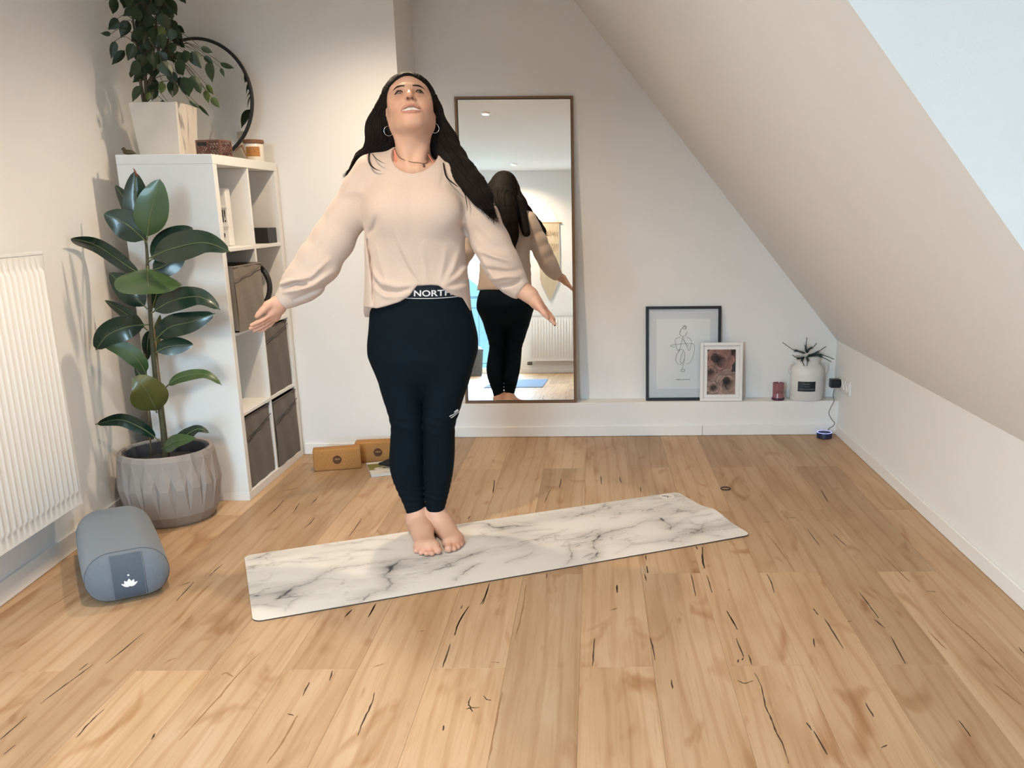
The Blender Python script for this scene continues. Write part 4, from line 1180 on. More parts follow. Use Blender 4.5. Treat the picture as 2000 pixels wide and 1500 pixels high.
# ================================================================== the far end of the room, seen in the mirror
radiator('radiator', 'white ribbed panel radiator under the wall hanging at the far end', (0.22, YR + 0.04, 0), PI, 0.99, 0.15, 0.68, 0.96, 'panel radiators')
wh = thing('wall_hanging', 'cream macrame wall hanging on a wooden rod above the radiator', 'wall hanging', (-0.52, YR + 0.012, 0))
M_yarn = mat('cream_yarn', (0.68, 0.57, 0.42), 0.9, 0.1, 200)
MB().tube([(-0.15, 0, 1.755), (0.15, 0, 1.755)], 0.007, 8).build('rod', mat('pale_wood', (0.45, 0.28, 0.14), 0.6, 0.1, 50), wh)
MB().tube([(-0.11, 0, 1.757), (0.0, 0, 2.02), (0.11, 0, 1.757)], 0.0015, 6).build('hanging_cord', M_yarn, wh)
for k in range(30):
    x = -0.115 + 0.23 * k / 29
    L_ = 0.66 + 0.24 * (1 - abs(x / 0.115))
    MB().tube([(x, 0, 1.75), (x + 0.002, 0.004, 1.75 - L_ * 0.5), (x * 0.97, 0.002, 1.75 - L_)], 0.0042, 5).build('strand', M_yarn, wh)
for z0, z1 in ((1.66, 1.60), (1.52, 1.43)):
    MB().tube([(-0.115 + 0.23 * k / 20, 0.006, z0 if k % 2 else z1) for k in range(21)], 0.004, 5).build('knot_row', M_yarn, wh)
ex = MB().box(-0.56, 0, 0, 1.05, 0.0005, 0.006, bevel=0.001).build('exercise_mat', mat('blue_foam', (0.13, 0.20, 0.34), 0.8, 0.05, 60, bump=0.2), None)
ex.location = (-0.50, 0.33, 0); tag(ex, 'plain blue exercise mat on the floor near the balcony door', 'exercise mat')
bk = thing('laundry_basket', 'grey woven basket beside the balcony door', 'basket', (-1.40, -0.38, 0))
M_bask = mat('grey_weave', (0.16, 0.17, 0.18), 0.9, 0.25, 70, bump=0.8, bscale=300)
MB().lathe([(0.10, 0), (0.105, 0.01), (0.125, 0.30), (0.12, 0.30), (0.10, 0.02)], 28).build('woven_body', M_bask, bk, angle=50)
MB().tube([(0.123 * math.cos(2 * PI * k / 28), 0.123 * math.sin(2 * PI * k / 28), 0.30) for k in range(28)], 0.008, 8, closed=True).build('rim', M_bask, bk, True)
cs_ = SDF(); cs_.ell((0, 0, 0.30), (0.115, 0.115, 0.05), 0.02); V, F = cs_.mesh(0.012)
np_obj('folded_cloth', V, F, mat('pale_blue_cloth', (0.45, 0.52, 0.58), 0.9, 0.05, 60), bk)
cf_ = thing('cardboard_box', 'low brown cardboard box between the basket and the balcony door', 'box', (-1.12, -0.60, 0))
MB().box(-0.12, 0.12, -0.08, 0.08, 0.0, 0.16, bevel=0.002).build('carton_body', mat('cardboard', (0.42, 0.28, 0.16), 0.85, 0.06, 40), cf_)
for s in (-1, 1): MB().box(-0.12, 0.12, s * 0.04 - 0.038, s * 0.04 + 0.038, 0.160, 0.163).build('flap', MATS['cardboard'], cf_)
pp = thing('small_pot_plant', 'small white pot with one dry yellow leaf by the balcony door', 'pot plant', (-1.13, -0.60, 0.1635))
MB().lathe([(0.05, 0), (0.055, 0.005), (0.07, 0.10), (0.065, 0.10), (0.055, 0.06)], 24).build('pot', M_white, pp, angle=50)
lf = MB()
for k in range(8):
    u = k / 7; ww = 0.03 * math.sin(PI * u ** 0.8)
    for s in (-1, 0, 1): lf.v.append((-0.05 * u - s * ww * 0.9 - 0.02, s * ww * 0.3, 0.06 + 0.26 * u - (0.006 if s == 0 else 0)))
for k in range(7):
    for s in range(2): lf.f.append((3 * k + s, 3 * k + s + 1, 3 * k + s + 4, 3 * k + s + 3)); lf.mi.append(0)
lf.build('leaf', mat('dry_leaf', (0.30, 0.20, 0.05), 0.6, 0.2, 40), pp, True)
MB().tube([(0, 0, 0.04), (-0.02, 0, 0.08)], 0.004, 6).build('stem', M_twig, pp)
# balcony: floor, railing, far hills
bal = struct(MB().box(-2.6, 0.2, YR - 1.3, YR - 0.12, -0.12, -0.02).build('balcony_floor', mat('grey_decking', (0.08, 0.085, 0.09), 0.8, 0.1, 20)))
rl = thing('balcony_railing', 'grey metal balcony railing with thin upright bars', 'railing', (-1.35, YR - 1.1, -0.02))
M_rail = mat('grey_steel', (0.010, 0.030, 0.038), 0.5, 0.05, 30)
MB().box(-1.2, 1.4, -0.02, 0.02, 0.93, 0.965, bevel=0.003).build('handrail', M_rail, rl); MB().box(-1.2, 1.4, -0.01, 0.01, 0.80, 0.815).build('rail', M_rail, rl); MB().box(-1.2, 1.4, -0.01, 0.01, 0.08, 0.095).build('rail', M_rail, rl)
for k in range(20): MB().box(-1.2 + k * 0.13 - 0.005, -1.2 + k * 0.13 + 0.005, -0.005, 0.005, 0.0 if k % 6 == 0 else 0.09, 0.935).build('baluster', M_rail, rl)
hv = []; hf = []
for k in range(41):
    x = -60 + k * 3.0; h_ = 3.0 + 2.2 * math.sin(k * 0.55) + 1.2 * math.sin(k * 1.3 + 1)
    hv += [(x, -60, -12), (x, -60 - 14, h_), (x, -95, -12)]
for k in range(40): hf += [(3 * k, 3 * k + 3, 3 * k + 4, 3 * k + 1), (3 * k + 1, 3 * k + 4, 3 * k + 5, 3 * k + 2)]
struct(MB().add(hv, hf).build('hills', mat('blue_green_hills', (0.016, 0.032, 0.040), 0.9, 0.2, 0.3)))
struct(MB().box(-120, 120, -120, YR - 3, -12.2, -12).build('ground', mat('meadow', (0.03, 0.045, 0.035), 0.9, 0.2, 0.2)))
# ================================================================== rubber plant in the faceted pot
PX, PY = -1.775, 3.545
rp = thing('rubber_plant', 'tall rubber plant with big glossy leaves in a grey faceted pot', 'potted plant', (PX, PY, 0))
M_pot = mat('greige_ceramic', (0.30, 0.262, 0.24), 0.75, 0.04, 25, bump=0.15, bscale=200, spec=0.25)
M_soil = mat('dark_soil', (0.02, 0.018, 0.018), 0.95, 0.3, 80, bump=0.8)
M_liner = mat('black_liner', (0.02, 0.022, 0.03), 0.6, 0.1, 40)
# long triangular facets: apexes alternate between rim and foot
nP = 20
V = []; F = []
def ring(r, z, ph): 
    i0 = len(V)
    for k in range(nP):
        a = 2 * PI * (k + ph) / nP; V.append((r * math.cos(a), r * math.sin(a), z))
    return i0
a_, b_ = ring(0.187, 0.282, 0.0), ring(0.181, 0.050, 0.5)
mA, mB = ring(0.199, 0.165, 0.25), ring(0.199, 0.165, 0.75)
f_, g_ = ring(0.160, 0.012, 0.5), ring(0.148, 0.0, 0.5)
t_, l1, l2, l3 = ring(0.181, 0.300, 0.0), ring(0.176, 0.304, 0.0), ring(0.166, 0.301, 0.0), ring(0.163, 0.22, 0.0)
for k in range(nP):
    n = (k + 1) % nP
    dn = len(V); am = 2 * PI * (k + 0.5) / nP; V.append((0.188 * math.cos(am), 0.188 * math.sin(am), 0.215))     # dented panel under the rim
    F += [(a_ + k, mA + k, dn), (mA + k, b_ + k, dn), (b_ + k, mB + k, dn), (mB + k, a_ + n, dn), (a_ + n, a_ + k, dn)]
    m2 = mA + n
    F += [(mB + k, b_ + k, b_ + n), (mB + k, b_ + n, m2), (mB + k, m2, a_ + n)]
    F += [(b_ + k, f_ + k, f_ + n, b_ + n), (f_ + k, g_ + k, g_ + n, f_ + n), (a_ + k, a_ + n, t_ + n, t_ + k), (t_ + k, t_ + n, l1 + n, l1 + k), (l1 + k, l1 + n, l2 + n, l2 + k), (l2 + k, l2 + n, l3 + n, l3 + k)]
F.append(tuple(g_ + k for k in range(nP)))
MB().add(V, F).build('pot', M_pot, rp)
MB().lathe([(0.161, 0.292), (0.155, 0.296), (0.150, 0.292), (0.145, 0.24)], 40, close=False).build('inner_liner', M_liner, rp, True)
MB().lathe([(0.158, 0.245), (0.08, 0.252), (0.001, 0.255)], 32, close=False).build('soil', M_soil, rp, True)

def leaf_mat(name, col, rough=0.27):
    return mat(name, col, rough, 0.16, 14, spec=0.55, coat=0.15)
M_lf = leaf_mat('dark_rubber_leaf', (0.010, 0.030, 0.018)); M_lf2 = leaf_mat('green_rubber_leaf', (0.042, 0.085, 0.028), 0.35); M_lf3 = leaf_mat('olive_rubber_leaf', (0.085, 0.095, 0.022), 0.4)
M_rib = mat('pale_midrib', (0.12, 0.15, 0.06), 0.5, 0.1, 40); M_stem = mat('plant_stem', (0.06, 0.055, 0.025), 0.6, 0.2, 40); M_stake = mat('bamboo_stake', (0.22, 0.15, 0.08), 0.6, 0.1, 30)
RPo = Vector((PX, PY, 0))
def clear_y(x, y, Y, gap):
    # keep foliage on the room side of the left wall
    while at(x, y, Y=Y).x < wx(Y) + gap: Y -= 0.01
    return Y
def rpt(x, y, dY): return at(x, y, Y=clear_y(x, y, PY + dY, 0.03)) - RPo
def rubber_leaf(pts, wpx, M, fold=0.22, tilt=0.0, dw=0.0, tipw=0.0):
    """pts: midrib [(px,py,dY)...] from stem to tip; wpx: full width as seen; dw: depth of the side direction"""
    P = catmull([rpt(*p) for p in pts], 8)
    n = len(P); L = sum((P[i + 1] - P[i]).length for i in range(n - 1))
    sc = wpx * 1.06 / 495.0 / 2
    V = []; F = []; K = 6
    mid = P[n // 2]
    view = (RPo + mid - CAM).normalized()
    acc = 0
    for i in range(n):
        t = (P[min(i + 1, n - 1)] - P[max(i - 1, 0)]).normalized()
        side = t.cross(view).normalized()
        nrm = side.cross(t).normalized()
        side = (side + nrm * dw).normalized() * math.sqrt(1 + dw * dw)
        s = acc / L
        if i < n - 1: acc += (P[i + 1] - P[i]).length
        s0 = max(0.0, (s - 0.10) / 0.90)                 # petiole first
        wd = sc * (math.sin(PI * min(1, s0 ** 0.80)) ** 0.62 if 0 < s0 < 1 else 0.0)
        if s > 0.97: wd = min(wd, sc * 0.06)
        wd = max(wd, 0.0016)
        for k in range(K + 1):
            e = -1 + 2 * k / K
            V.append(P[i] + side * (wd * e) + nrm * (fold * wd * (abs(e) ** 1.3) - 0.03 * wd * math.sin(9 * s + 2 * e)))
    for i in range(n - 1):
        for k in range(K): F.append((i * (K + 1) + k, i * (K + 1) + k + 1, (i + 1) * (K + 1) + k + 1, (i + 1) * (K + 1) + k))
    o = MB().add(V, F).build('leaf', M, rp, True)
    rib = []
    for i in range(n):
        t = (P[min(i + 1, n - 1)] - P[max(i - 1, 0)]).normalized(); rib.append(P[i] - view * 0.0010)
    MB().tube(rib, [0.0030 - 0.0022 * i / (n - 1) for i in range(n)], 6).build('midrib', M_rib, o, True)
    return o
RL_ = [
 ([(270,462,0),(268,420,-.01),(263,335,0.0)],46,M_lf,.3,.0), ([(287,470,-.02),(294,420,-.05),(312,350,-.04)],56,M_lf2,.15,.0), ([(272,450,.02),(250,400,.06),(225,362,.08)],28,M_lf,.3,.6),
 ([(288,475,-.02),(250,440,-.06),(203,418,-.08)],54,M_lf,.12,.0), ([(290,512,.02),(330,478,.04),(376,445,.05)],52,M_lf,.05,.34), ([(290,505,-.03),(335,486,-.10),(400,474,-.15),(449,492,-.16)],50,M_lf,.04,.40),
 ([(290,528,0),(320,520,.03),(362,490,.05)],42,M_lf,.2,.3), ([(284,540,.0),(250,520,.03),(190,480,.04),(139,466,.02)],28,M_lf,.35,.8), ([(288,520,-.02),(289,545,-.12),(293,574,-.24)],108,M_lf2,.18,.0),
 ([(288,604,.0),(255,570,-.02),(213,533,.0)],46,M_lf,.2,.2), ([(296,606,.02),(304,580,.05),(311,553,.06)],26,M_lf,.1,.0), ([(295,612,-.02),(335,588,-.07),(390,580,-.10),(430,605,-.10)],40,M_lf,-.2,.3),
 ([(300,668,.0),(330,640,-.03),(375,628,-.05),(420,612,-.03)],42,M_lf,.15,.2), ([(288,645,.02),(250,615,.05),(205,587,.06)],22,M_lf,.3,.8), ([(290,634,-.03),(250,638,-.10),(210,655,-.12),(187,684,-.12)],44,M_lf,-.2,.2),
 ([(288,735,-.02),(270,705,-.06),(240,682,-.08),(195,670,-.10)],32,M_lf2,.1,.3), ([(301,690,.0),(330,677,.03),(377,673,.05)],34,M_lf,.1,.2), ([(294,640,.03),(288,672,.05),(288,703,.06)],20,M_lf,.1,.0), ([(304,692,.05),(306,655,.08),(313,615,.09)],15,M_lf3,.1,.0),
 ([(306,806,-.02),(300,790,-.06),(280,755,-.12),(258,738,-.13)],66,M_lf3,.08,.0), ([(322,758,.0),(350,738,-.02),(400,731,-.03),(433,752,-.03)],20,M_lf2,-.3,.9), ([(312,862,.0),(280,838,-.03),(235,820,-.05),(186,829,-.04)],26,M_lf,-.25,.6),
 ([(320,868,-.02),(350,858,-.06),(385,838,-.08),(409,846,-.08)],22,M_lf,-.1,.5), ([(316,878,-.04),(345,862,-.10),(382,856,-.12)],26,M_lf2,-.1,.7), ([(290,742,.03),(275,733,.04),(264,716,.05)],16,M_lf,.1,.3), ([(326,868,.04),(345,855,.08),(365,836,.09)],10,M_lf,.1,.5)]
for pts, w_, M, fo, dw in RL_: rubber_leaf(pts, w_, M, fo, dw=dw)
stem = catmull([rpt(324, 905, 0.0), rpt(318, 830, 0), rpt(308, 770, 0), rpt(300, 700, 0), rpt(294, 620, 0), rpt(289, 540, 0), rpt(286, 480, 0), rpt(278, 440, 0)], 6)
MB().tube(stem, [0.013 - 0.009 * i / (len(stem) - 1) for i in range(len(stem))], 10).build('stem', M_stem, rp, True)
for a, b in (((283, 690, .05), (296, 900, .05)), ((300, 640, .03), (331, 900, .02))):
    MB().tube([rpt(*a), rpt(*b)], 0.0035, 8).build('stake', M_stake, rp, True)
# growing tip
MB().tube([rpt(268, 345, 0), rpt(263, 333, 0), rpt(260, 328, 0)], [0.004, 0.003, 0.0008], 6).build('growth_tip', mat('reddish_tip', (0.20, 0.06, 0.03), 0.5), rp, True)

# ================================================================== weeping fig in its white planter
FX, FY = -1.815, 3.99
fp = thing('weeping_fig', 'weeping fig with small drooping leaves in a square white planter', 'potted plant', (FX, FY, SH))
M_planter = mat('white_planter', (0.66, 0.60, 0.53), 0.7, 0.03, 15, bump=0.1)
def planter(w0, w1, h, t):
    V = []
    for w_, z in ((w0, 0), (w1, h), (w1 - t, h), (w0 - t, 0.02)):
        V += [(-w_, -w_, z), (w_, -w_, z), (w_, w_, z), (-w_, w_, z)]
    F = [(3, 2, 1, 0)]
    for r in range(3):
        for k in range(4): F.append((4 * r + k, 4 * r + (k + 1) % 4, 4 * r + 4 + (k + 1) % 4, 4 * r + 4 + k))
    F.append((12, 13, 14, 15))
    return MB().add(V, F)
po = planter(0.085, 0.100, 0.215, 0.008).build('planter', M_planter, fp)
bm = bmesh.new(); bm.from_mesh(po.data); bmesh.ops.bevel(bm, geom=list(bm.edges), offset=0.004, segments=2, profile=0.5, affect='EDGES'); bm.to_mesh(po.data); bm.free()
MB().box(-0.09, 0.09, -0.09, 0.09, 0.17, 0.19).build('soil', M_soil, fp)
M_fl = mat('fig_leaf', (0.018, 0.036, 0.015), 0.4, 0.25, 3, spec=0.45); M_fl2 = mat('fresh_fig_leaf', (0.06, 0.085, 0.02), 0.45, 0.2, 3, spec=0.4); M_fl3 = mat('browning_fig_leaf', (0.22, 0.12, 0.05), 0.6, 0.2, 3)
def fig_leaf_mesh():
    V = []; F = []; n = 8; K = 4
    for i in range(n + 1):
        u = i / n
        wd = 0.225 * (math.sin(PI * u ** 0.72) ** 0.85) if 0 < u < 1 else 0
        if u > 0.8: wd = max(0.012, wd * 0.75)
        for k in range(K + 1):
            e = -1 + 2 * k / K
            V.append((wd * e, -0.10 * abs(e) * wd * 3 + 0.10 * u * u, u))
    for i in range(n):
        for k in range(K): F.append((i * (K + 1) + k, i * (K + 1) + k + 1, (i + 1) * (K + 1) + k + 1, (i + 1) * (K + 1) + k))
    return V, F
fv, ff_ = fig_leaf_mesh()
FP = Vector((FX, FY, SH))
meshes = {}
for key, M in (('a', M_fl), ('b', M_fl2), ('c', M_fl3)):
    o = MB().add(fv, ff_).build('leaf', M, None, True); meshes[key] = o.data; bpy.data.objects.remove(o)
def fig_leaf(b, t, wpx, Y, key='a', rnd=random):
    Y = min(clear_y(b[0], b[1], Y, 0.03), clear_y(t[0], t[1], Y, 0.05))
    B = at(b[0], b[1], Y=Y); T_ = at(t[0], t[1], Y=Y + rnd.uniform(-0.03, 0.03))
    z = (T_ - B); L = z.length; z.normalize()
    view = (B - CAM).normalized()
    x = z.cross(view).normalized()
    ang = rnd.uniform(-0.55, 0.55)
    y = z.cross(x).normalized()
    x2 = x * math.cos(ang) + y * math.sin(ang); y2 = z.cross(x2).normalized()
    o = bpy.data.objects.new('leaf', meshes[key]); COL.objects.link(o); o.parent = fp
    ws = wpx / 440.0 / 0.52 / max(0.6, math.cos(ang))
    M = Matrix((x2 * ws, y2 * ws, z * L)).transposed().to_4x4(); M.translation = B - FP
    o.matrix_local = M
    return B - FP
q4 = lambda p: (120 + p[0] / 4, p[1] / 4)
FL = [((440,145),(375,235),80),((385,265),(310,262),40),((420,320),(390,460),62),((495,395),(390,505),66),((560,340),(525,470),90),((600,480),(545,590),80),((660,570),(560,635),80),((620,670),(550,790),62),((430,-10),(390,110),76),((590,30),(490,130),90),((520,160),(465,290),90),((620,250),(545,320),80),
 ((720,600),(690,785),100),((790,780),(815,900),72),((960,390),(985,500),80),((1020,400),(1090,535),110),((1160,480),(1170,640),76),((1090,370),(1182,412),52),((1240,490),(1352,540),45),((1245,530),(1272,600),32),((890,480),(970,590),100),((880,630),(860,765),92),((950,600),(1010,765),112),((1020,590),(1060,705),100),
 ((1000,780),(1080,850),42),((1070,820),(1158,912),28),((870,230),(960,305),62),((900,200),(970,262),42),((850,330),(880,425),70),((860,280),(978,375),62),((800,0),(908,102),66),((820,40),(862,165),84),((780,100),(830,240),100),((700,180),(720,330),110),((640,140),(600,260),100),((760,260),(820,390),110),((680,300),(640,430),110),
 ((750,400),(800,520),110),((640,420),(610,560),100),((830,380),(880,500),100),((780,480),(860,600),110),((700,480),(740,620),110),((900,400),(960,490),90),((730,660),(700,790),90),((840,560),(900,660),90),((960,410),(920,520),90),((1050,640),(1090,740),60),((560,60),(620,180),90),((700,20),(760,140),110),((620,-20),(680,90),110),((520,-60),(480,60),100),((740,-60),(800,60),110),((660,60),(640,200),110),((860,150),(880,260),80),((560,560),(540,600),40),((1110,440),(1190,500),50),((930,600),(940,700),70)]
rf = random.Random(11)
bases = []
for b, t, w_ in FL: bases.append((fig_leaf(q4(b), q4(t), w_ / 4, FY + rf.uniform(-0.13, 0.05), 'a', rf), q4(b)))
for b, t, w_, k_ in (((1130,660),(1192,742),46,'b'),((1125,705),(1148,802),52,'b'),((1170,760),(1236,842),58,'b'),((790,640),(780,735),60,'b'),((690,720),(670,790),40,'b'),((830,795),(897,890),60,'c'),((800,215),(760,270),70,'b')):
    bases.append((fig_leaf(q4(b), q4(t), w_ / 4, FY - 0.13 + rf.uniform(-0.03, 0.05), k_, rf), q4(b)))
for i in range(58):      # crowded middle and the crown above
    if i < 34: b = (rf.uniform(560, 860), rf.uniform(-60, 560))
    else: b = (rf.uniform(400, 900), rf.uniform(-430, -60))
    dx = (b[0] - 690) * 0.25
    t = (b[0] + dx + rf.uniform(-50, 50), b[1] + rf.uniform(95, 140))
    bases.append((fig_leaf(q4(b), q4(t), rf.uniform(70, 105) / 4, FY + rf.uniform(-0.12, 0.03), 'a', rf), q4(b)))
# trunk, branches and petioles
fpt = lambda x, y, dY=0.0: at(120 + x / 4, y / 4, Y=FY + dY) - FP
trunks = []
for pts in ([(665,830),(655,600),(640,420),(690,200),(700,-60),(690,-330)], [(655,830),(690,640),(760,420),(740,150),(800,-100),(760,-380)], [(650,830),(620,650),(600,400),(560,150),(560,-150),(600,-350)]):
    c = catmull([fpt(*p) for p in pts], 6); trunks.append(c)
    MB().tube(c, [0.008 - 0.0055 * i / (len(c) - 1) for i in range(len(c))], 8).build('stem', mat('fig_bark', (0.10, 0.075, 0.05), 0.8, 0.2, 50), fp, True)
allp = [p for c in trunks for p in c]
tw = MB()
for B, _ in bases:
    cand = [p for p in allp if p.z > B.z - 0.02] or allp
    n_ = min(cand, key=lambda p: (p - B).length + 0.4 * max(0, p.z - B.z - 0.15))
    mid = (n_ + B) / 2 + Vector((0, 0, 0.25 * (n_ - B).length))
    tw.tube(catmull([n_, mid, B], 4), [0.0020, 0.0018, 0.0016, 0.0014, 0.0013, 0.0012, 0.0011, 0.0010, 0.0010], 5)
tw.build('twigs', mat('fig_twig', (0.07, 0.06, 0.03), 0.7, 0.2, 50), fp, True)
# ================================================================== the woman on the mat
YP = 3.28
A3 = lambda x, y, Y=YP: np.array(at(x, y, Y=Y))
woman = thing('person', 'woman in a pale sweater and black leggings standing barefoot, looking up with arms spread', 'person', (-0.63, YP, 0.0045))
WO = np.array(woman.location)
def pobj(name, V, F, M, parent=None, relax=0, smooth=True): return np_obj(name, np.asarray(V) - WO, F, M, parent or woman, smooth, relax)
def pmb(mb, name, M, parent=None, **k):
    mb.v = [(v[0] - WO[0], v[1] - WO[1], v[2] - WO[2]) for v in mb.v]
    return mb.build(name, M, parent or woman, **k)

def stack(rows, off=0.0, p=2.2):
    """rows (z, cx, cy, a, b) from low to high -> distance function of a body with elliptical sections"""
    R = np.array(sorted(rows)); zz = R[:, 0]
    def fn(P):
        z = P[:, 2]
        cx = np.interp(z, zz, R[:, 1]); cy = np.interp(z, zz, R[:, 2]); a = np.interp(z, zz, R[:, 3]) + off; b = np.interp(z, zz, R[:, 4]) + off
        q = (np.abs((P[:, 0] - cx) / a) ** p + np.abs((P[:, 1] - cy) / b) ** p) ** (1 / p)
        d = (q - 1) * np.minimum(a, b)
        e = np.maximum(zz[0] - z, z - zz[-1])
        return np.where(e > 0, np.sqrt(np.maximum(d, 0) ** 2 + e ** 2), np.maximum(d, e))
    lo = (min(R[:, 1] - R[:, 3]) - .02, min(R[:, 2] - R[:, 4]) - .02, zz[0]); hi = (max(R[:, 1] + R[:, 3]) + .02, max(R[:, 2] + R[:, 4]) + .02, zz[-1])
    return fn, lo, hi
def smooth_rows(rows, n=4):
    rows = sorted(rows); c = []
    for i in range(len(rows) - 1):
        a, b, cc, d = [np.array(rows[max(0, min(len(rows) - 1, i + k))]) for k in (-1, 0, 1, 2)]
        for k in range(n):
            t = k / n; c.append(tuple(0.5 * ((2 * b) + (cc - a) * t + (2 * a - 5 * b + 4 * cc - d) * t * t + (3 * b - a - 3 * cc + d) * t ** 3)))
    c.append(tuple(rows[-1])); return c
def row(y, xl, xr, cy, b, Y=None):
    Y = Y or cy
    l, r = A3(xl, y, Y), A3(xr, y, Y)
    return ((l[2] + r[2]) / 2, (l[0] + r[0]) / 2, cy, (r[0] - l[0]) / 2, b)
# ---- measured sections
HIPS = smooth_rows([row(535, 735, 908, 3.285, .105), row(560, 730, 912, 3.285, .107), row(605, 725, 919, 3.29, .112), row(650, 722, 930, 3.30, .122), row(678, 720, 932, 3.305, .126), row(700, 723, 928, 3.30, .122), row(735, 742, 912, 3.29, .098), row(760, 775, 880, 3.285, .060), row(775, 800, 858, 3.285, .030)])
LEGL = smooth_rows([row(655, 757, 802, 3.30, .045), row(690, 736, 822, 3.297, .088), row(740, 740, 829, 3.288, .092), row(775, 749, 828, 3.28, .082), row(800, 757, 828, 3.275, .074), row(830, 764, 828, 3.272, .066), row(850, 763.5, 828, 3.28, .064), row(870, 762.5, 828.5, 3.288, .065), row(900, 761, 828.5, 3.298, .066), row(928, 765.5, 828.5, 3.304, .060), row(956, 776, 828.3, 3.308, .050), row(984, 788.6, 830, 3.310, .041), row(1006, 795.5, 832, 3.312, .038), row(1030, 799, 834, 3.31, .036)])
LEGR = smooth_rows([row(655, 854, 898, 3.30, .045), row(690, 833, 917, 3.297, .088), row(740, 829, 917, 3.288, .092), row(775, 828.5, 906, 3.28, .082), row(800, 828, 898.6, 3.275, .074), row(830, 828, 889, 3.272, .066), row(850, 828.5, 888, 3.28, .064), row(870, 829, 888, 3.288, .065), row(900, 829, 887, 3.298, .066), row(928, 829, 883.5, 3.304, .060), row(956, 829.5, 878, 3.308, .050), row(984, 832, 871, 3.310, .041), row(1006, 833.5, 866.5, 3.312, .037), row(1026, 836, 868, 3.31, .035)])
TORSO = smooth_rows([row(300, 778, 836, 3.29, .058), row(316, 752, 862, 3.285, .078), row(335, 730, 890, 3.28, .094), row(365, 712, 902, 3.272, .108), row(400, 708, 908, 3.262, .122), row(440, 712, 909, 3.262, .124), row(480, 713, 909, 3.27, .116), row(520, 714, 911, 3.278, .111), row(560, 713, 915, 3.282, .116), row(600, 713, 920, 3.288, .124), row(625, 713, 922, 3.29, .126)])

# ---- leggings
lg = SDF()
def two_legs(off_h, off_l, kl, extra=(None, None)):
    h_, l_, r_ = stack(HIPS, off_h), stack(LEGL, off_l), stack(LEGR, off_l)
    def fn(P):
        h0 = h_[0](P); a = _smin(h0, l_[0](P), kl); b = _smin(h0, r_[0](P), kl)
        return _smin(a, b, 0.006)
    return fn, np.minimum(np.minimum(h_[1], l_[1]), r_[1]), np.maximum(np.maximum(h_[2], l_[2]), r_[2])
lg.func(*two_legs(0, 0, 0.022), 0.02)
for s, xx in ((-1, 778), (1, 872)): lg.ell(A3(xx, 665, 3.352), (.088, .072, .098), 0.05)
zl, zr = A3(814, 1013, 3.3)[2], A3(850, 1009, 3.3)[2]
def legcut(P):
    xm = (A3(832, 1000)[0])
    base = np.where(P[:, 0] < xm, zl + (P[:, 0] - A3(797, 1017, 3.3)[0]) * 0.22 - 0.004, zr)
    return base - P[:, 2]
lg.func(legcut, (-9, -9, -9), (9, 9, 9), 0.003, 'i')
zw = A3(830, 538, 3.2)[2]
lg.func(lambda P: P[:, 2] - zw, (-9, -9, -9), (9, 9, 9), 0.003, 'i')
# fabric wrinkles at the ankles and behind the knees
def lwr(P):
    z = P[:, 2]
    w_ = np.exp(-((z - 0.17) / 0.06) ** 2) * 0.0016 * np.sin(z * 260 + P[:, 0] * 60) + np.exp(-((z - 0.47) / 0.06) ** 2) * 0.0012 * np.sin(z * 180 + P[:, 0] * 40)
    return w_
lg.func(lwr, (-9, -9, -9), (9, 9, 9), 0, 'add')
V, F = lg.mesh(0.005)
M_leg = mat('black_jersey', (0.0032, 0.0080, 0.0130), 0.8, 0.08, 80, bump=0.15, bscale=1400, spec=0.10)
leggings = pobj('leggings', V, F, M_leg, relax=1)
# waistband with lettering, pulled onto the surface
def onto(sd, pts, off, D=(0, 1, 0), y0=3.02):
    P = np.array(pts, float); P[:, 1] = y0
    return march(sd, P, np.tile(D, (len(P), 1)), off)
g = []
for i in range(30):
    for j in range(12):
        px = 742 + (898 - 742) * i / 29; sag = 10 * (1 - ((px - 832) / 96) ** 2)
        py = 545 + (33 + sag * 0.55) * j / 11
        g.append(A3(px, py, 3.17))
G = onto(lg, g, 0.0016); I = np.arange(360).reshape(30, 12)
Fq = np.stack([I[:-1, :-1], I[1:, :-1], I[1:, 1:], I[:-1, 1:]], -1).reshape(-1, 4)
wb = pobj('waistband', G, Fq, mat('black_elastic', (0.005, 0.008, 0.015), 0.6, 0.05, 120, bump=0.2, bscale=1500, spec=0.25), leggings)
M_wtxt = mat('white_knit_lettering', (0.66, 0.67, 0.70), 0.7, 0.05, 200)
edge = onto(lg, [A3(742 + 156 * i / 39, 578 + 10 * 0.55 * (1 - ((742 + 156 * i / 39 - 832) / 96) ** 2), 3.17) for i in range(40)], 0.0018)
e_ = MB().tube([Vector(p) for p in edge], 0.0013, 6); pmb(e_, 'band_line', M_wtxt, wb, smooth=True)
v, f = text_mesh('NORTH', 0.0345, bold=0.0007)
xs_ = [p[0] for p in v]; x0, x1 = min(xs_), max(xs_)
T3 = []
for x, y, z in v:
    px = 808 + (880 - 808) * (x - x0) / (x1 - x0); T3.append(A3(px, 574 - y / 0.024 * 11.5 + 1.2 * ((px - 835) / 40) ** 2 * -1, 3.17))
tm = MB().add([tuple(p) for p in onto(lg, T3, 0.0026)], f); pmb(tm, 'lettering', M_wtxt, wb)
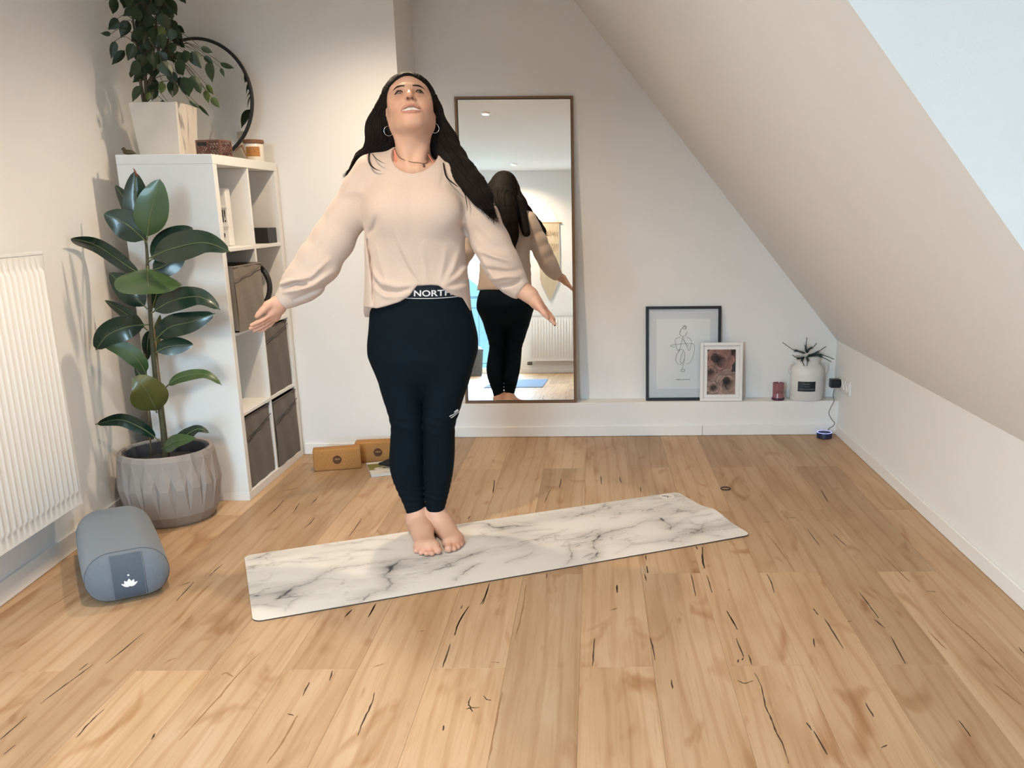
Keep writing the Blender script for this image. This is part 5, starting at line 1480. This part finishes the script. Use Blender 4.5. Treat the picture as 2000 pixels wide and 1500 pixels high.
# dome mark beside the knee
lm = MB()
k6 = lambda x, y: A3(840 + x / 28.57, 790 + y / 28.57, 3.2)
for pl, w_ in (([(1290, 510), (1450, 400)], 60), ([(1240, 640), (1360, 560), (1460, 450)], 55), ([(1200, 760), (1340, 690), (1470, 560)], 55), ([(1060, 720), (1120, 670), (1240, 650)], 55), ([(1120, 800), (1200, 770), (1260, 740)], 50), ([(1465, 410), (1475, 540), (1440, 620)], 45)):
    c = catmull([tuple(k6(*p)) for p in pl], 4); c2 = onto(lg, [tuple(p) for p in c], 0.0012)
    lm.tube([Vector(p) for p in c2], w_ / 28.57 / 527 * 0.5, 5)
pmb(lm, 'dome_mark', M_wtxt, leggings)

# ---- sweater
LA = [(728, 340, 3.282, .058), (705, 372, 3.28, .062), (678, 420, 3.275, .066), (650, 468, 3.268, .071), (622, 512, 3.255, .073), (597, 546, 3.242, .068), (580, 563, 3.234, .057), (566, 578, 3.226, .036), (549, 590, 3.222, .0315)]
RA = [(896, 346, 3.282, .058), (915, 380, 3.28, .062), (938, 428, 3.272, .065), (960, 474, 3.262, .066), (978, 512, 3.252, .064), (993, 538, 3.244, .056), (1004, 553, 3.238, .044), (1012, 562, 3.234, .034), (1024, 569, 3.228, .031)]
sw = SDF()
sw.func(*stack(TORSO, p=2.3), 0.02)
for arm in (LA, RA):
    sw.chain([A3(*p[:3]) for p in arm], [p[3] for p in arm], 0.022)
sw.cone(A3(782, 314, 3.29), A3(728, 340, 3.284), .046, .054, 0.05); sw.cone(A3(834, 316, 3.29), A3(896, 346, 3.284), .046, .054, 0.05)
for xx in (765, 858): sw.ell(A3(xx, 408, 3.178), (.062, .040, .058), 0.06)
def onfront(P): return np.clip((3.30 - P[:, 1]) / 0.06, 0, 1)
def seg2(P, pl):
    Q = P[:, [0, 2]]; best = np.full(len(P), 9.0); tt = np.zeros(len(P)); n = len(pl) - 1
    for i in range(n):
        a = pl[i]; b = pl[i + 1]; ba = b - a; h = np.clip((Q - a) @ ba / (ba @ ba), 0, 1)
        d = np.linalg.norm(Q - a - h[:, None] * ba, axis=1); m_ = d < best; best[m_] = d[m_]; tt[m_] = ((i + h) / n)[m_]
    return best, tt
FOLDS = [([(714, 468), (720, 510), (726, 548), (727.5, 610)], -.016, .0045), ([(828, 556), (806, 520), (790, 488), (778, 450)], .007, .010), ([(822, 556), (797, 522), (782, 480)], -.006, .008), ([(836, 556), (830, 500), (828, 470)], .004, .008), ([(858, 556), (866, 520), (872, 485)], .005, .009), ([(866, 556), (885, 525), (896, 490)], .006, .009),
         ([(757, 552), (747, 520), (738, 480)], .006, .012), ([(868, 558), (895, 540), (912, 520)], .008, .009), ([(872, 562), (898, 550), (914, 535)], -.003, .006), ([(727, 530), (745, 552), (780, 558), (812, 557)], .010, .010), ([(728, 548), (748, 568), (775, 573), (806, 562)], -.012, .009), ([(730, 562), (755, 578), (785, 576), (812, 566)], .008, .009),
         ([(868, 562), (890, 565), (914, 560)], .008, .010), ([(742, 425), (733, 445), (716, 462)], -.010, .010), ([(795, 400), (800, 440), (796, 470)], .003, .014), ([(898, 440), (912, 460)], -.008, .009), ([(865, 300), (864, 350), (862, 370)], -.003, .006)]
SLEEVE = [([(545, 556), (570, 548), (610, 540), (645, 505)], .008, .007), ([(552, 562), (580, 552), (606, 556)], -.014, .007), ([(556, 570), (585, 566), (615, 556), (650, 530)], .010, .008), ([(572, 586), (600, 574), (640, 556)], -.006, .006), ([(660, 380), (690, 370), (720, 380)], .003, .015), ([(640, 420), (620, 470), (590, 515)], .004, .012),
          ([(935, 490), (965, 500), (1005, 512)], .008, .009), ([(950, 525), (985, 530), (1016, 528)], -.009, .007), ([(960, 545), (990, 540), (1018, 540)], .008, .008), ([(978, 560), (1000, 556), (1015, 548)], -.009, .006), ([(925, 480), (950, 520), (972, 556)], .006, .010), ([(930, 450), (960, 480), (990, 490)], -.004, .010)]
FL2 = [(np.array([A3(x, y, 3.19)[[0, 2]] for x, y in pl]), a, w_) for pl, a, w_ in FOLDS + [(p_, a_ * 1.7, b_) for p_, a_, b_ in SLEEVE]]
def folds(P):
    d = np.zeros(len(P)); fr_ = onfront(P)
    if fr_.max() <= 0: return d
    for pl, a, w_ in FL2:
        s, t_ = seg2(P, pl)
        d -= a * np.exp(-(s / w_) ** 2) * np.sin(PI * np.clip(t_ * 0.9 + 0.08, 0, 1)) ** 0.6 * fr_
    return d
sw.func(folds, (-9, -9, -9), (9, 9, 9), 0, 'add')
def softw(P):   # loose knit on the back and sleeves
    return 0.0025 * np.sin(P[:, 0] * 38 + 9 * P[:, 2]) * np.sin(P[:, 2] * 24 + P[:, 1] * 20) * (1 - onfront(P) * 0.6)
sw.func(softw, (-9, -9, -9), (9, 9, 9), 0, 'add')
HEMP = [(700, 603), (727, 604), (733, 604), (752, 599), (780, 590), (800, 578), (808, 567), (814, 558.5), (838, 557), (857, 558.5), (866, 566), (880, 577), (900, 586), (917, 593), (921, 594), (940, 594)]
hx = np.array([A3(x, y, 3.175)[0] for x, y in HEMP]); hz = np.array([A3(x, y, 3.175)[2] for x, y in HEMP])
zback = A3(820, 606, 3.40)[2] - 0.012
def hem(P):
    zf = np.interp(P[:, 0], hx, hz); t_ = np.clip((P[:, 1] - 3.235) / 0.05, 0, 1)
    return (zf * (1 - t_) + zback * t_) - P[:, 2]
armx0, armx1 = A3(716, 560)[0], A3(923, 560)[0]
def hemcut(P):
    d = hem(P)
    inb = (P[:, 0] > armx0 - 0.02) & (P[:, 0] < armx1 + 0.012)
    return np.where(inb, d, -1.0)
sw.func(hemcut, (-9, -9, -9), (9, 9, 9), 0.003, 'i')
# scoop neckline, cuff ends
nc = A3(808, 290, 3.235)
sw.ell(nc, (.083, .125, .091), 0.004, 's')
def endcut(c, d_):
    c = np.array(c); d_ = np.array(d_, float); d_ /= np.linalg.norm(d_)
    def fn(P):
        q = P - c
        return np.where(np.linalg.norm(q, axis=1) < 0.09, q @ d_, -1.0)
    return fn
wl_, wr_ = A3(547, 588, 3.222), A3(1022, 567, 3.229)
sw.func(endcut(wl_, A3(549, 590, 3.222) - A3(578, 567, 3.232)), (-9, -9, -9), (9, 9, 9), 0.002, 'i')
sw.func(endcut(wr_, A3(1024, 569, 3.228) - A3(1004, 553, 3.238)), (-9, -9, -9), (9, 9, 9), 0.002, 'i')
V, F = sw.mesh(0.0048)
M_sw = mat('blush_knit', (0.62, 0.495, 0.42), 0.88, 0.03, 160, bump=0.35, bscale=900, spec=0.15, sheen=0.25)
sweater = pobj('sweater', V, F, M_sw, relax=1)

# ---- head frame
H0 = A3(803, 225, 3.265)
def rotm(ax, a): return np.array(Matrix.Rotation(a, 3, ax))
HR = rotm('Y', -math.radians(3)) @ rotm('Z', math.radians(12)) @ rotm('X', -math.radians(29))
# local axes: x image right, f forward (-Y world), z up
def H(x, f_, z): return H0 + HR @ np.array([x * 0.955, -f_, z])
HA = HR.copy()                                       # columns: x, back, up
def hell(sd, c, r, k, op='u'): sd.ell(H(*c), (r[0] * 0.965, r[1], r[2]), k, op, HA)
def hcone(sd, a, b, r1, r2, k, op='u'): sd.cone(H(*a), H(*b), r1, r2, k, op)
bd = SDF()
# trunk and limbs under the clothes
bd.func(*stack([(z, cx, cy, a, b) for z, cx, cy, a, b in TORSO if A3(800, 540)[2] < z < A3(800, 318)[2]], -0.016), 0.03)
bd.func(*two_legs(-0.014, -0.006, 0.03), 0.02)
for arm in (LA, RA):
    rs = [.046, .045, .042, .038, .038, .036, .032, .027, .0245]
    bd.chain([A3(*p[:3]) for p in arm], rs, 0.02)
bd.cone(A3(784, 326, 3.30), A3(728, 348, 3.288), .026, .036, 0.04); bd.cone(A3(832, 326, 3.30), A3(896, 353, 3.288), .026, .036, 0.04)
# neck, collar bones
bd.cone(A3(806, 322, 3.285), H(0.002, -0.028, -0.035), .058, .056, 0.03)
bd.cone(A3(806, 305, 3.27), H(0.0, 0.015, -0.055), .050, .046, 0.03)
for s, xx in ((-1, 790), (1, 826)): bd.cone(A3(808 + s * 8, 330, 3.205), H(s * 0.060, -0.012, -0.02), .014, .016, 0.022)
bd.cone(A3(800, 332, 3.205), A3(772, 322, 3.230), .008, .007, 0.02); bd.cone(A3(818, 333, 3.205), A3(846, 325, 3.230), .008, .007, 0.02)
# skull and face
hell(bd, (0, -.012, .052), (.076, .094, .084), .02); hell(bd, (0, .040, .000), (.066, .054, .088), .03)
hell(bd, (0, .046, .066), (.064, .042, .048), .03)
for s in (-1, 1):
    hcone(bd, (s * .058, .000, -.040), (s * .018, .066, -.074), .020, .016, .028)
    hell(bd, (s * .041, .066, -.010), (.026, .021, .022), .020)
    hell(bd, (s * .063, .030, .010), (.012, .03, .03), .03)
hell(bd, (0, .070, -.074), (.022, .018, .017), .02)
hell(bd, (0, .072, -.040), (.034, .022, .034), .020)
for s in (-1, 1): hcone(bd, (s * .014, .088, .043), (s * .044, .074, .042), .009, .008, .02)
for s in (-1, 1): hell(bd, (s * .0355, .094, .026), (.018, .012, .0115), .012, 's')
# nose
hcone(bd, (0, .088, .036), (0, .112, .000), .007, .0095, .014); hell(bd, (0, .1145, -.003), (.0105, .010, .0095), .007)
for s in (-1, 1): hell(bd, (s * .0125, .1005, -.0065), (.0085, .010, .008), .006)
# smile: cheek folds, open mouth, lips
for s in (-1, 1): hcone(bd, (s * .021, .099, -.012), (s * .046, .080, -.042), .0045, .0035, .009, 's')
hell(bd, (0, .106, -.0425), (.0365, .028, .0112), .003, 's')
for s in (-1, 1): hell(bd, (s * .0305, .092, -.0380), (.0105, .020, .0056), .003, 's')
UL = [(-.0395, .0765, -.0360), (-.024, .0920, -.0345), (-.009, .0995, -.0300), (0, .1000, -.0312), (.009, .0995, -.0300), (.024, .0920, -.0345), (.0395, .0765, -.0360)]
LL = [(-.0395, .0765, -.0370), (-.025, .0895, -.0492), (-.010, .0975, -.0548), (.010, .0975, -.0548), (.025, .0895, -.0492), (.0395, .0765, -.0370)]
bd.chain([H(*p) for p in UL], [.0018, .0030, .0036, .0032, .0036, .0030, .0018], .004); bd.chain([H(*p) for p in LL], [.0018, .0038, .0050, .0050, .0038, .0018], .003)
for s in (-1, 1): hell(bd, (s * .0072, .1085, -.0125), (.0036, .0065, .0045), .003, 's')
# eyelids around the eyeballs
for s in (-1, 1):
    bd.chain([H(s * .020, .081, .025), H(s * .029, .0880, .0322), H(s * .040, .0860, .0326), H(s * .052, .073, .026)], [.003, .0036, .0036, .003], .004)
    bd.chain([H(s * .020, .081, .022), H(s * .030, .0868, .0200), H(s * .041, .0840, .0200), H(s * .052, .073, .022)], [.003, .0034, .0034, .003], .004)
# ears
for s in (-1, 1):
    bd.chain([H(s * .074, .006, -.030), H(s * .080, -.004, -.008), H(s * .083, -.012, .012), H(s * .080, -.004, .026), H(s * .075, .008, .022)], [.0085, .006, .0055, .006, .005], .008)
    hell(bd, (s * .074, -.002, .000), (.007, .014, .022), .008)
# ---- hands
def finger(pts, r0, r1, k=0.004): bd.chain([A3(*p) for p in pts], list(np.linspace(r0, r1, len(pts))), k)
# her right hand (image left), palm up and forward
bd.cone(A3(549, 590, 3.222), A3(540, 599, 3.215), .0245, .0235, 0.015)
bd.chain([A3(541, 596, 3.212), A3(530, 610, 3.200)], [.021, .017], .015); bd.chain([A3(545, 603, 3.222), A3(538, 619, 3.222)], [.020, .016], .015); bd.cone(A3(531, 611, 3.204), A3(537, 620, 3.222), .014, .013, .012)
bd.chain([A3(537, 590, 3.205), A3(523, 596, 3.185)], [.018, .0155], .012); finger([(525, 595, 3.186), (513, 606, 3.172), (506, 613, 3.168), (501.5, 618, 3.166)], .0135, .0075, .006)
finger([(530, 613, 3.196), (514, 624, 3.180), (502, 630, 3.172), (491, 635, 3.170)], .0092, .0066); finger([(533, 617, 3.206), (514, 629.5, 3.196), (501, 636, 3.190), (489, 641.5, 3.190)], .0092, .0066)
finger([(536, 621, 3.216), (519, 634, 3.212), (507, 641, 3.208), (496, 646, 3.206)], .0088, .0063); finger([(540, 622, 3.228), (527, 635, 3.228), (516, 643, 3.226), (507, 647, 3.224)], .0080, .0056)
# her left hand (image right), seen from the thumb edge
bd.chain([A3(1024, 569, 3.228), A3(1036, 577, 3.220), A3(1048, 592, 3.208)], [.0265, .0255, .0205], 0.02)
bd.chain([A3(1048, 592, 3.206), A3(1060, 606, 3.196)], [.0185, .0145], .015); bd.chain([A3(1049, 591, 3.225), A3(1063, 604, 3.226)], [.018, .013], .015)
finger([(1059, 607, 3.190), (1069, 618, 3.180), (1077, 626, 3.176), (1083.5, 633, 3.176)], .0098, .0066); finger([(1061, 605, 3.204), (1070, 614.5, 3.196), (1078, 622, 3.194), (1082, 629, 3.196)], .0095, .0066)
finger([(1062, 603, 3.218), (1070, 611, 3.214), (1077, 618, 3.214), (1082, 624, 3.216)], .0090, .0064); finger([(1062, 601, 3.232), (1068, 607, 3.232), (1074, 613, 3.234), (1078, 617.5, 3.236)], .0082, .0058)
bd.chain([A3(1046, 588, 3.196), A3(1054, 600, 3.176), A3(1063, 612, 3.166), A3(1069, 620, 3.164)], [.0135, .0115, .0095, .0072], .008)
# ---- feet
def foot(heel, ball, toes, ank):
    """floor pixels; toes: list of (px, py, radius) from the big toe outwards"""
    ft = SDF()
    hl = np.array(at(*heel, Z=0.0)); bl_ = np.array(at(*ball, Z=0.0)); an = A3(*ank)
    up = lambda p, z: np.array([p[0], p[1], z + 0.0045])
    ax = lambda t_: hl + (bl_ - hl) * t_
    ft.cone(an + np.array([0, 0, .06]), an, .0345, .0345, .02)
    ft.cone(an, up(ax(0.16), .046), .0345, .035, .03); ft.cone(up(ax(-.02), .030), up(ax(.2), .032), .028, .031, .03)
    ft.cone(an * 0.6 + up(ax(.3), .06) * 0.4, up(ax(.66), .036), .034, .032, .04)
    T = [np.array(at(x, y, Z=0.012)) for x, y, r in toes]
    base = []
    for p, (x, y, r) in zip(T, toes):
        bp = p + (bl_ - p) * 0.36; base.append(np.array([bp[0], bp[1], 0]))
    for k in range(4): ft.cone(up(base[k], .019 - .001 * k), up(base[k + 1], .018 - .001 * k), .0185, .0165, .018)
    for b_ in (base[0], base[2], base[4]): ft.cone(up(ax(.55), .034), up(b_, .019), .030, .017, .03)
    ts = SDF()
    for b_, p, (x, y, r) in zip(base, T, toes):
        q = b_ * 0.55 + np.array([p[0], p[1], 0]) * 0.45; e = np.array([p[0], p[1], 0])
        ts.cone(up(b_, .017), up(q, r + .0065), r * 1.12, r * 1.04, .004); ts.cone(up(q, r + .0065), up(e, r + .0003), r * 1.04, r * 1.02, .0035)
        ts.ell(up(e + (e - q) * 0.05, r), (r * 1.06, r * 1.1, r * 1.0), .003)
    lo = np.minimum(np.min([q.lo for q in ft.p], 0), np.min([q.lo for q in ts.p], 0)); hi = np.maximum(np.max([q.hi for q in ft.p], 0), np.max([q.hi for q in ts.p], 0))
    # toes are rounded off separately so that the clefts between them stay open
    bd.func(lambda P: _smin(ft.ev(P), ts.ev(P), 0.007), lo, hi, 0.003)
    return T
TL = foot((815, 1036), (834, 1069), [(855, 1078.5, .0140), (843.5, 1082, .0100), (833, 1082, .0096), (822.5, 1080.5, .0094), (812.5, 1076.5, .0090)], (815, 1012, 3.312))
TR = foot((852, 1030), (880, 1058), [(876, 1075, .0140), (887, 1073, .0100), (894, 1069.5, .0096), (899.5, 1065, .0094), (902.5, 1059.5, .0090)], (850.5, 1008, 3.312))
bd.func(lambda P: 0.0048 - P[:, 2], (-9, -9, -9), (9, 9, 9), 0.004, 'i')
V, F = bd.mesh(0.0031, pad=0.01)
# skin tint: lips, mouth, flush, nails
def near_chain(V, pts):
    best = np.full(len(V), 9.0)
    for a, b in zip(pts, pts[1:]):
        a = np.array(a); b = np.array(b); ba = b - a; h = np.clip((V - a) @ ba / (ba @ ba), 0, 1); best = np.minimum(best, np.linalg.norm(V - a - h[:, None] * ba, axis=1))
    return best
C = np.tile(np.array([0.66, 0.395, 0.285]), (len(V), 1))
def tint(w_, col): 
    global C
    w_ = np.clip(w_, 0, 1)[:, None]; C = C * (1 - w_) + np.array(col) * w_
for c, r in (((.045, .07, -.018), .032), ((-.045, .07, -.018), .032), ((0, .115, -.002), .016), ((0, .072, -.075), .02)):
    tint(0.30 * np.exp(-(np.linalg.norm(V - H(*c), axis=1) / r) ** 2), (0.62, 0.25, 0.17))
loc = (V - H0) @ HR
lipm = np.clip((0.0355 - np.abs(loc[:, 0])) / 0.007, 0, 1)
tint(lipm * np.clip((0.0060 - near_chain(V, [H(*p) for p in UL])) / 0.0020, 0, 1) * 0.6, (0.50, 0.18, 0.145))
tint(lipm * np.clip((0.0072 - near_chain(V, [H(*p) for p in LL])) / 0.0024, 0, 1) * 0.75, (0.50, 0.17, 0.14))
loc = (V - H0) @ HR; lx, lf_, lz = loc[:, 0], -loc[:, 1], loc[:, 2]
inm = (np.abs(lx) < .033) & (lz < -.0325) & (lz > -.0525) & (lf_ < .0880 - 8.5 * lx ** 2) & (lf_ > .05)
C[inm] = (0.10, 0.022, 0.02)
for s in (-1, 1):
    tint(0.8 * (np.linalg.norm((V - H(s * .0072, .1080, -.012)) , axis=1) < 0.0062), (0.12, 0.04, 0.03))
    tint(0.6 * np.exp(-(np.linalg.norm((V - H(s * .036, .083, .027)) / 1.0, axis=1) / .017) ** 2), (0.25, 0.12, 0.08))
hands = [A3(520, 622, 3.19), A3(1066, 612, 3.2)]
for h_ in hands: tint(0.35 * np.exp(-(np.linalg.norm(V - h_, axis=1) / .07) ** 2), (0.62, 0.26, 0.18))
for T in (TL, TR):
    for p in T: tint(0.35 * np.exp(-(np.linalg.norm(V - np.array([p[0], p[1], .02]), axis=1) / .02) ** 2), (0.60, 0.24, 0.16))
M_skin = mat('skin', (0.98, 0.98, 0.98), 0.5, 0.02, 60, attr='Col', sss=0.12, spec=0.4)
body = pobj('body', V, F, M_skin, relax=1); vcol(body, C)
M_nail = mat('black_nail_polish', (0.012, 0.010, 0.012), 0.15, 0.0, 10)
for x, y, Y in ((1083.6, 635.2, 3.1745), (1082.8, 625.6, 3.215)):
    n_ = SDF(); n_.ell(A3(x, y, Y), (.0042, .0042, .0042), 0); a, b = n_.mesh(0.002); pobj('fingernail', a, b, M_nail, body)
M_tnail = mat('toenail', (0.66, 0.42, 0.32), 0.25, 0.02, 40)
for T in (TL, TR):
    for i, p in enumerate(T):
        r = .0140 if i == 0 else .0095
        n_ = SDF(); n_.ell((p[0], p[1] - 0.0035, 0.0045 + r * 1.72), (r * .62, r * .62, r * .24), 0); a, b = n_.mesh(0.0016); pobj('toenail', a, b, M_tnail, body)
# eyes, lashes, brows, teeth
M_eye = mat('dark_eye', (0.03, 0.022, 0.018), 0.1, 0.1, 60, spec=0.6); M_white_eye = mat('eye_white', (0.34, 0.30, 0.28), 0.15, 0.02, 30); M_lash = mat('dark_brow_hair', (0.030, 0.018, 0.013), 0.7, 0.2, 300)
for s in (-1, 1):
    e = SDF(); e.ell(H(s * .0358, .0722, .0262), (.0140, .0140, .0140), 0); a, b = e.mesh(0.0022); eo = pobj('eyeball', a, b, M_white_eye, body)
    e = SDF(); e.ell(H(s * .0350, .0820, .0285), (.0098, .0055, .0088), 0); a, b = e.mesh(0.0016); pobj('iris', a, b, M_eye, eo)
    q = MB().tube([Vector(H(*p)) for p in ((s * .0185, .083, .0245), (s * .028, .0908, .0318), (s * .040, .0893, .0325), (s * .051, .077, .0255), (s * .057, .071, .0225))], [.0014, .0027, .0033, .0030, .0008], 6); pmb(q, 'eyelashes', M_lash, body, smooth=True)
    bp_ = march(bd, [H(s * x, .13, z) for x, z in ((.0145, .0430), (.024, .0458), (.036, .0470), (.047, .0445), (.057, .0375))], np.tile(HR @ np.array([0, 1.0, 0]), (5, 1)), 0.0008)
    q = MB().tube(catmull([tuple(p) for p in bp_], 4), [.0034 + .0014 * math.sin(PI * k / 16) - .0032 * max(0, (k - 8) / 8) for k in range(17)], 7, flat=0.6); pmb(q, 'eyebrow', M_lash, body, smooth=True)
M_tooth = mat('tooth', (0.80, 0.76, 0.68), 0.2, 0.02, 20, spec=0.5)
tgrp = MB()
for i in range(8):
    x = (i - 3.5) * 0.0080; f_ = .0895 - 9.0 * x * x; hgt = (.0104, .0092, .0090, .0068)[int(abs(i - 3.5))]
    c = Vector(H(x, f_, -.0378 - 3.0 * x * x)); Mx = Matrix.Translation(c) @ Matrix(HR.tolist()).to_4x4() @ Matrix.Rotation(x * 18, 4, 'Z')
    tgrp.box(-.0040, .0040, -.002, .003, -hgt / 2 - .0005, hgt / 2 + .001, bevel=.0008, M=Mx, seg=2)
pmb(tgrp, 'teeth', M_tooth, body, angle=50)

# ---- jewellery, strap
M_silv = mat('silver', (0.80, 0.79, 0.77), 0.2, 0.02, 30, metal=1.0); M_cord = mat('brown_cord', (0.10, 0.055, 0.03), 0.6, 0.2, 60); M_coral = mat('coral_strap', (0.85, 0.26, 0.20), 0.7, 0.04, 80)
for cx_, cy_, Y in ((758.8, 256, 3.262), (848.5, 250.5, 3.262)):
    c = A3(cx_, cy_, Y); q = MB().tube([(c[0] + .0155 * math.cos(t_) * 0.95, c[1] + .006 * math.cos(t_), c[2] + .0160 * math.sin(t_)) for t_ in np.linspace(0, 2 * PI, 40, endpoint=False)], .0009, 6, closed=True); pmb(q, 'hoop_earring', M_silv, smooth=True)
def hug_to(sd, P, off):
    P = np.array(P, float)
    for _ in range(5):
        d = sd.ev(P) - off; P = P - sdf_normal(sd, P, 0.003) * np.clip(d, -0.03, 0.03)[:, None]
    return P
npx = [(768, 291), (777, 303), (790, 311), (803, 317), (818, 319.5), (828, 320.5), (836, 315), (841, 308), (845, 299)]
nk = hug_to(bd, [A3(x, y, 3.20 + 0.045 * abs((x - 808) / 40) ** 2) for x, y in npx], 0.0012)
nl = MB().tube(catmull([tuple(p) for p in nk], 4), .0010, 6); nko = pmb(nl, 'necklace', M_cord, smooth=True)
pd = hug_to(bd, [A3(828, 323, 3.20)], 0.003)[0]
n_ = SDF(); n_.ell(pd, (.004, .0025, .0075), 0); a, b = n_.mesh(0.0016); pobj('pendant', a, b, M_cord, nko)
for pl in ([(764, 292, 3.25), (767, 300, 3.24), (771, 309, 3.23), (775, 317, 3.22)], [(845, 301, 3.24), (849, 309, 3.235), (852, 317, 3.225), (853, 325, 3.22)]):
    sp_ = hug_to(bd, [A3(*p) for p in pl], 0.0010)
    q = MB().tube(catmull([tuple(p) for p in sp_], 4), .0040, 8, flat=0.4); pmb(q, 'bra_strap', M_coral, smooth=True)

# ---- hair
hr = SDF()
hell(hr, (0, -.022, .058), (.087, .100, .092), .02)
hell(hr, (0, -.060, .010), (.082, .070, .085), .04)
hell(hr, (0, .022, .082), (.079, .070, .050), .03)
LC = [(761, 186, 3.285, .026), (751, 215, 3.300, .026), (746, 245, 3.315, .029), (745, 272, 3.325, .032), (728, 290, 3.320, .020), (705, 308, 3.312, .015), (686, 330, 3.305, .007)]
RC = [(838, 185, 3.285, .021), (847, 215, 3.300, .023), (857, 250, 3.310, .028), (867, 280, 3.300, .034), (885, 308, 3.265, .039), (906, 338, 3.225, .038), (926, 362, 3.203, .035), (942, 386, 3.195, .029), (953, 404, 3.195, .018)]
BC = [tuple(H(0, -.09, .02)) + (.075,), tuple(A3(806, 262, 3.385)) + (.080,), tuple(A3(818, 310, 3.42)) + (.078,), tuple(A3(835, 365, 3.435)) + (.068,), tuple(A3(848, 415, 3.435)) + (.050,), tuple(A3(858, 455, 3.43)) + (.022,)]
for ch in (LC, RC): hr.chain([A3(*p[:3]) for p in ch], [p[3] for p in ch], .022, flat=((0, 1, 0), .62))
hr.chain([np.array(p[:3]) for p in BC], [p[3] for p in BC], .05, flat=((0, 1, 0), .55))
hr.cone(A3(868, 285, 3.33), A3(905, 400, 3.38), .045, .03, .05)
hr.cone(A3(748, 255, 3.33), A3(775, 300, 3.40), .05, .06, .05)
# opening for the face and ears
hell(hr, (0, .112, -.002), (.0745, .078, .098), .010, 's'); hell(hr, (0, .06, -.06), (.062, .075, .075), .01, 's')
for s in (-1, 1): hell(hr, (s * .084, .016, -.022), (.022, .030, .034), .008, 's')
V, F = hr.mesh(0.005)
M_hair = mat('dark_brown_hair', (0.013, 0.0105, 0.0100), 0.7, 0.3, 60, stretch=(8, 8, 1), spec=0.12)
hair = pobj('hair', V, F, M_hair, relax=2)
st = MB(); rh = random.Random(5)
def hug(P, off):
    P = np.array(P, float)
    for _ in range(3):
        d = hr.ev(P) - off; n_ = sdf_normal(hr, P, 0.003); P = P - n_ * np.clip(d, -0.03, 0.03)[:, None]
    return P
PATHS = []
def strands(ch, n, spread, tail, Yscale=0.6):
    P0 = [np.array(A3(*p[:3])) if p[0] > 10 else np.array(p[:3]) for p in ch]
    R = [p[3] for p in ch]
    for _ in range(n):
        a = rh.uniform(0, 2 * PI)
        pts = [p + np.array([math.cos(a) * r, math.sin(a) * r * Yscale, 0]) for p, r in zip(P0, R)]
        d = pts[-1] - pts[-2]; d = d / np.linalg.norm(d)
        end = pts[-1] + d * rh.uniform(0.1, 1) * tail + np.array([rh.uniform(-1, 1), rh.uniform(-.3, .3), rh.uniform(-1, .2)]) * spread
        s0 = rh.randint(0, 2)
        PATHS.append(([np.array(p) for p in catmull([tuple(p) for p in pts[s0:]], 5)], end))
strands(LC, 150, .010, .035); strands(RC, 320, .014, .055); strands([tuple(p) for p in BC], 260, .02, .06)
for _ in range(420):      # combed back from the hairline over the crown
    u = rh.uniform(-1, 1); x0 = .066 * u
    f0 = .072 - .035 * abs(u) ** 1.5; z0 = .108 - .060 * abs(u) ** 1.6
    p = [H(x0 * 0.97, f0 + .016, z0 - .004), H(x0, f0 + .002, z0 + .018), H(x0 * 1.15 + .012 * u, f0 - .05, z0 + .035), H(.085 * u, -.07, .075 - .02 * abs(u)), H(.088 * u + rh.uniform(-.01, .01), -.11, .01), H(.08 * u, -.11, -.05)]
    PATHS.append(([np.array(q) for q in catmull([tuple(q) for q in p], 6)], None))
allp = np.concatenate([np.array(p) for p, e in PATHS])
offs = np.concatenate([np.full(len(p), rh.uniform(-0.0002, 0.0016) if e is not None else rh.uniform(-0.0008, 0.0002)) for p, e in PATHS])
allp = hug(allp, offs); k0 = 0
for p, e in PATHS:
    q = [Vector(v) for v in allp[k0:k0 + len(p)]]; k0 += len(p)
    if e is not None: q.append(Vector(e))
    m_ = len(q); st.tube(q, [(rh.uniform(.0012, .0019) if e is not None else rh.uniform(.0007, .0012)) * (1 - 0.8 * (i / (m_ - 1)) ** 2) for i in range(m_)], 3)
def lock(px, r): 
    c = catmull([tuple(A3(*p)) for p in px], 5); m_ = len(c); st.tube(c, [r * math.sin(PI * (0.25 + 0.74 * i / (m_ - 1))) for i in range(m_)], 6, flat=0.5)
lock([(722, 296, 3.27), (720, 310, 3.215), (724, 322, 3.195), (733, 330, 3.188), (745, 334, 3.185)], .0034); lock([(727, 300, 3.25), (735, 310, 3.20), (746, 317, 3.185), (753, 320, 3.182)], .0018); lock([(866, 318, 3.22), (872, 345, 3.18), (888, 360, 3.172), (897, 366, 3.172)], .003); lock([(905, 370, 3.19), (911, 392, 3.185), (913, 414, 3.188)], .003)
lock([(700, 300, 3.30), (690, 312, 3.29), (680, 336, 3.28)], .006); lock([(940, 380, 3.19), (960, 398, 3.185), (976, 402, 3.185)], .005); lock([(930, 380, 3.19), (940, 405, 3.185), (948, 418, 3.185)], .006); lock([(945, 350, 3.2), (962, 378, 3.19), (970, 402, 3.19)], .005)
so2 = pmb(st, 'hair_strands', mat('brown_hair_strand', (0.016, 0.012, 0.0108), 0.65, 0.5, 25, spec=0.12), hair, smooth=True); so2['kind'] = 'stuff'
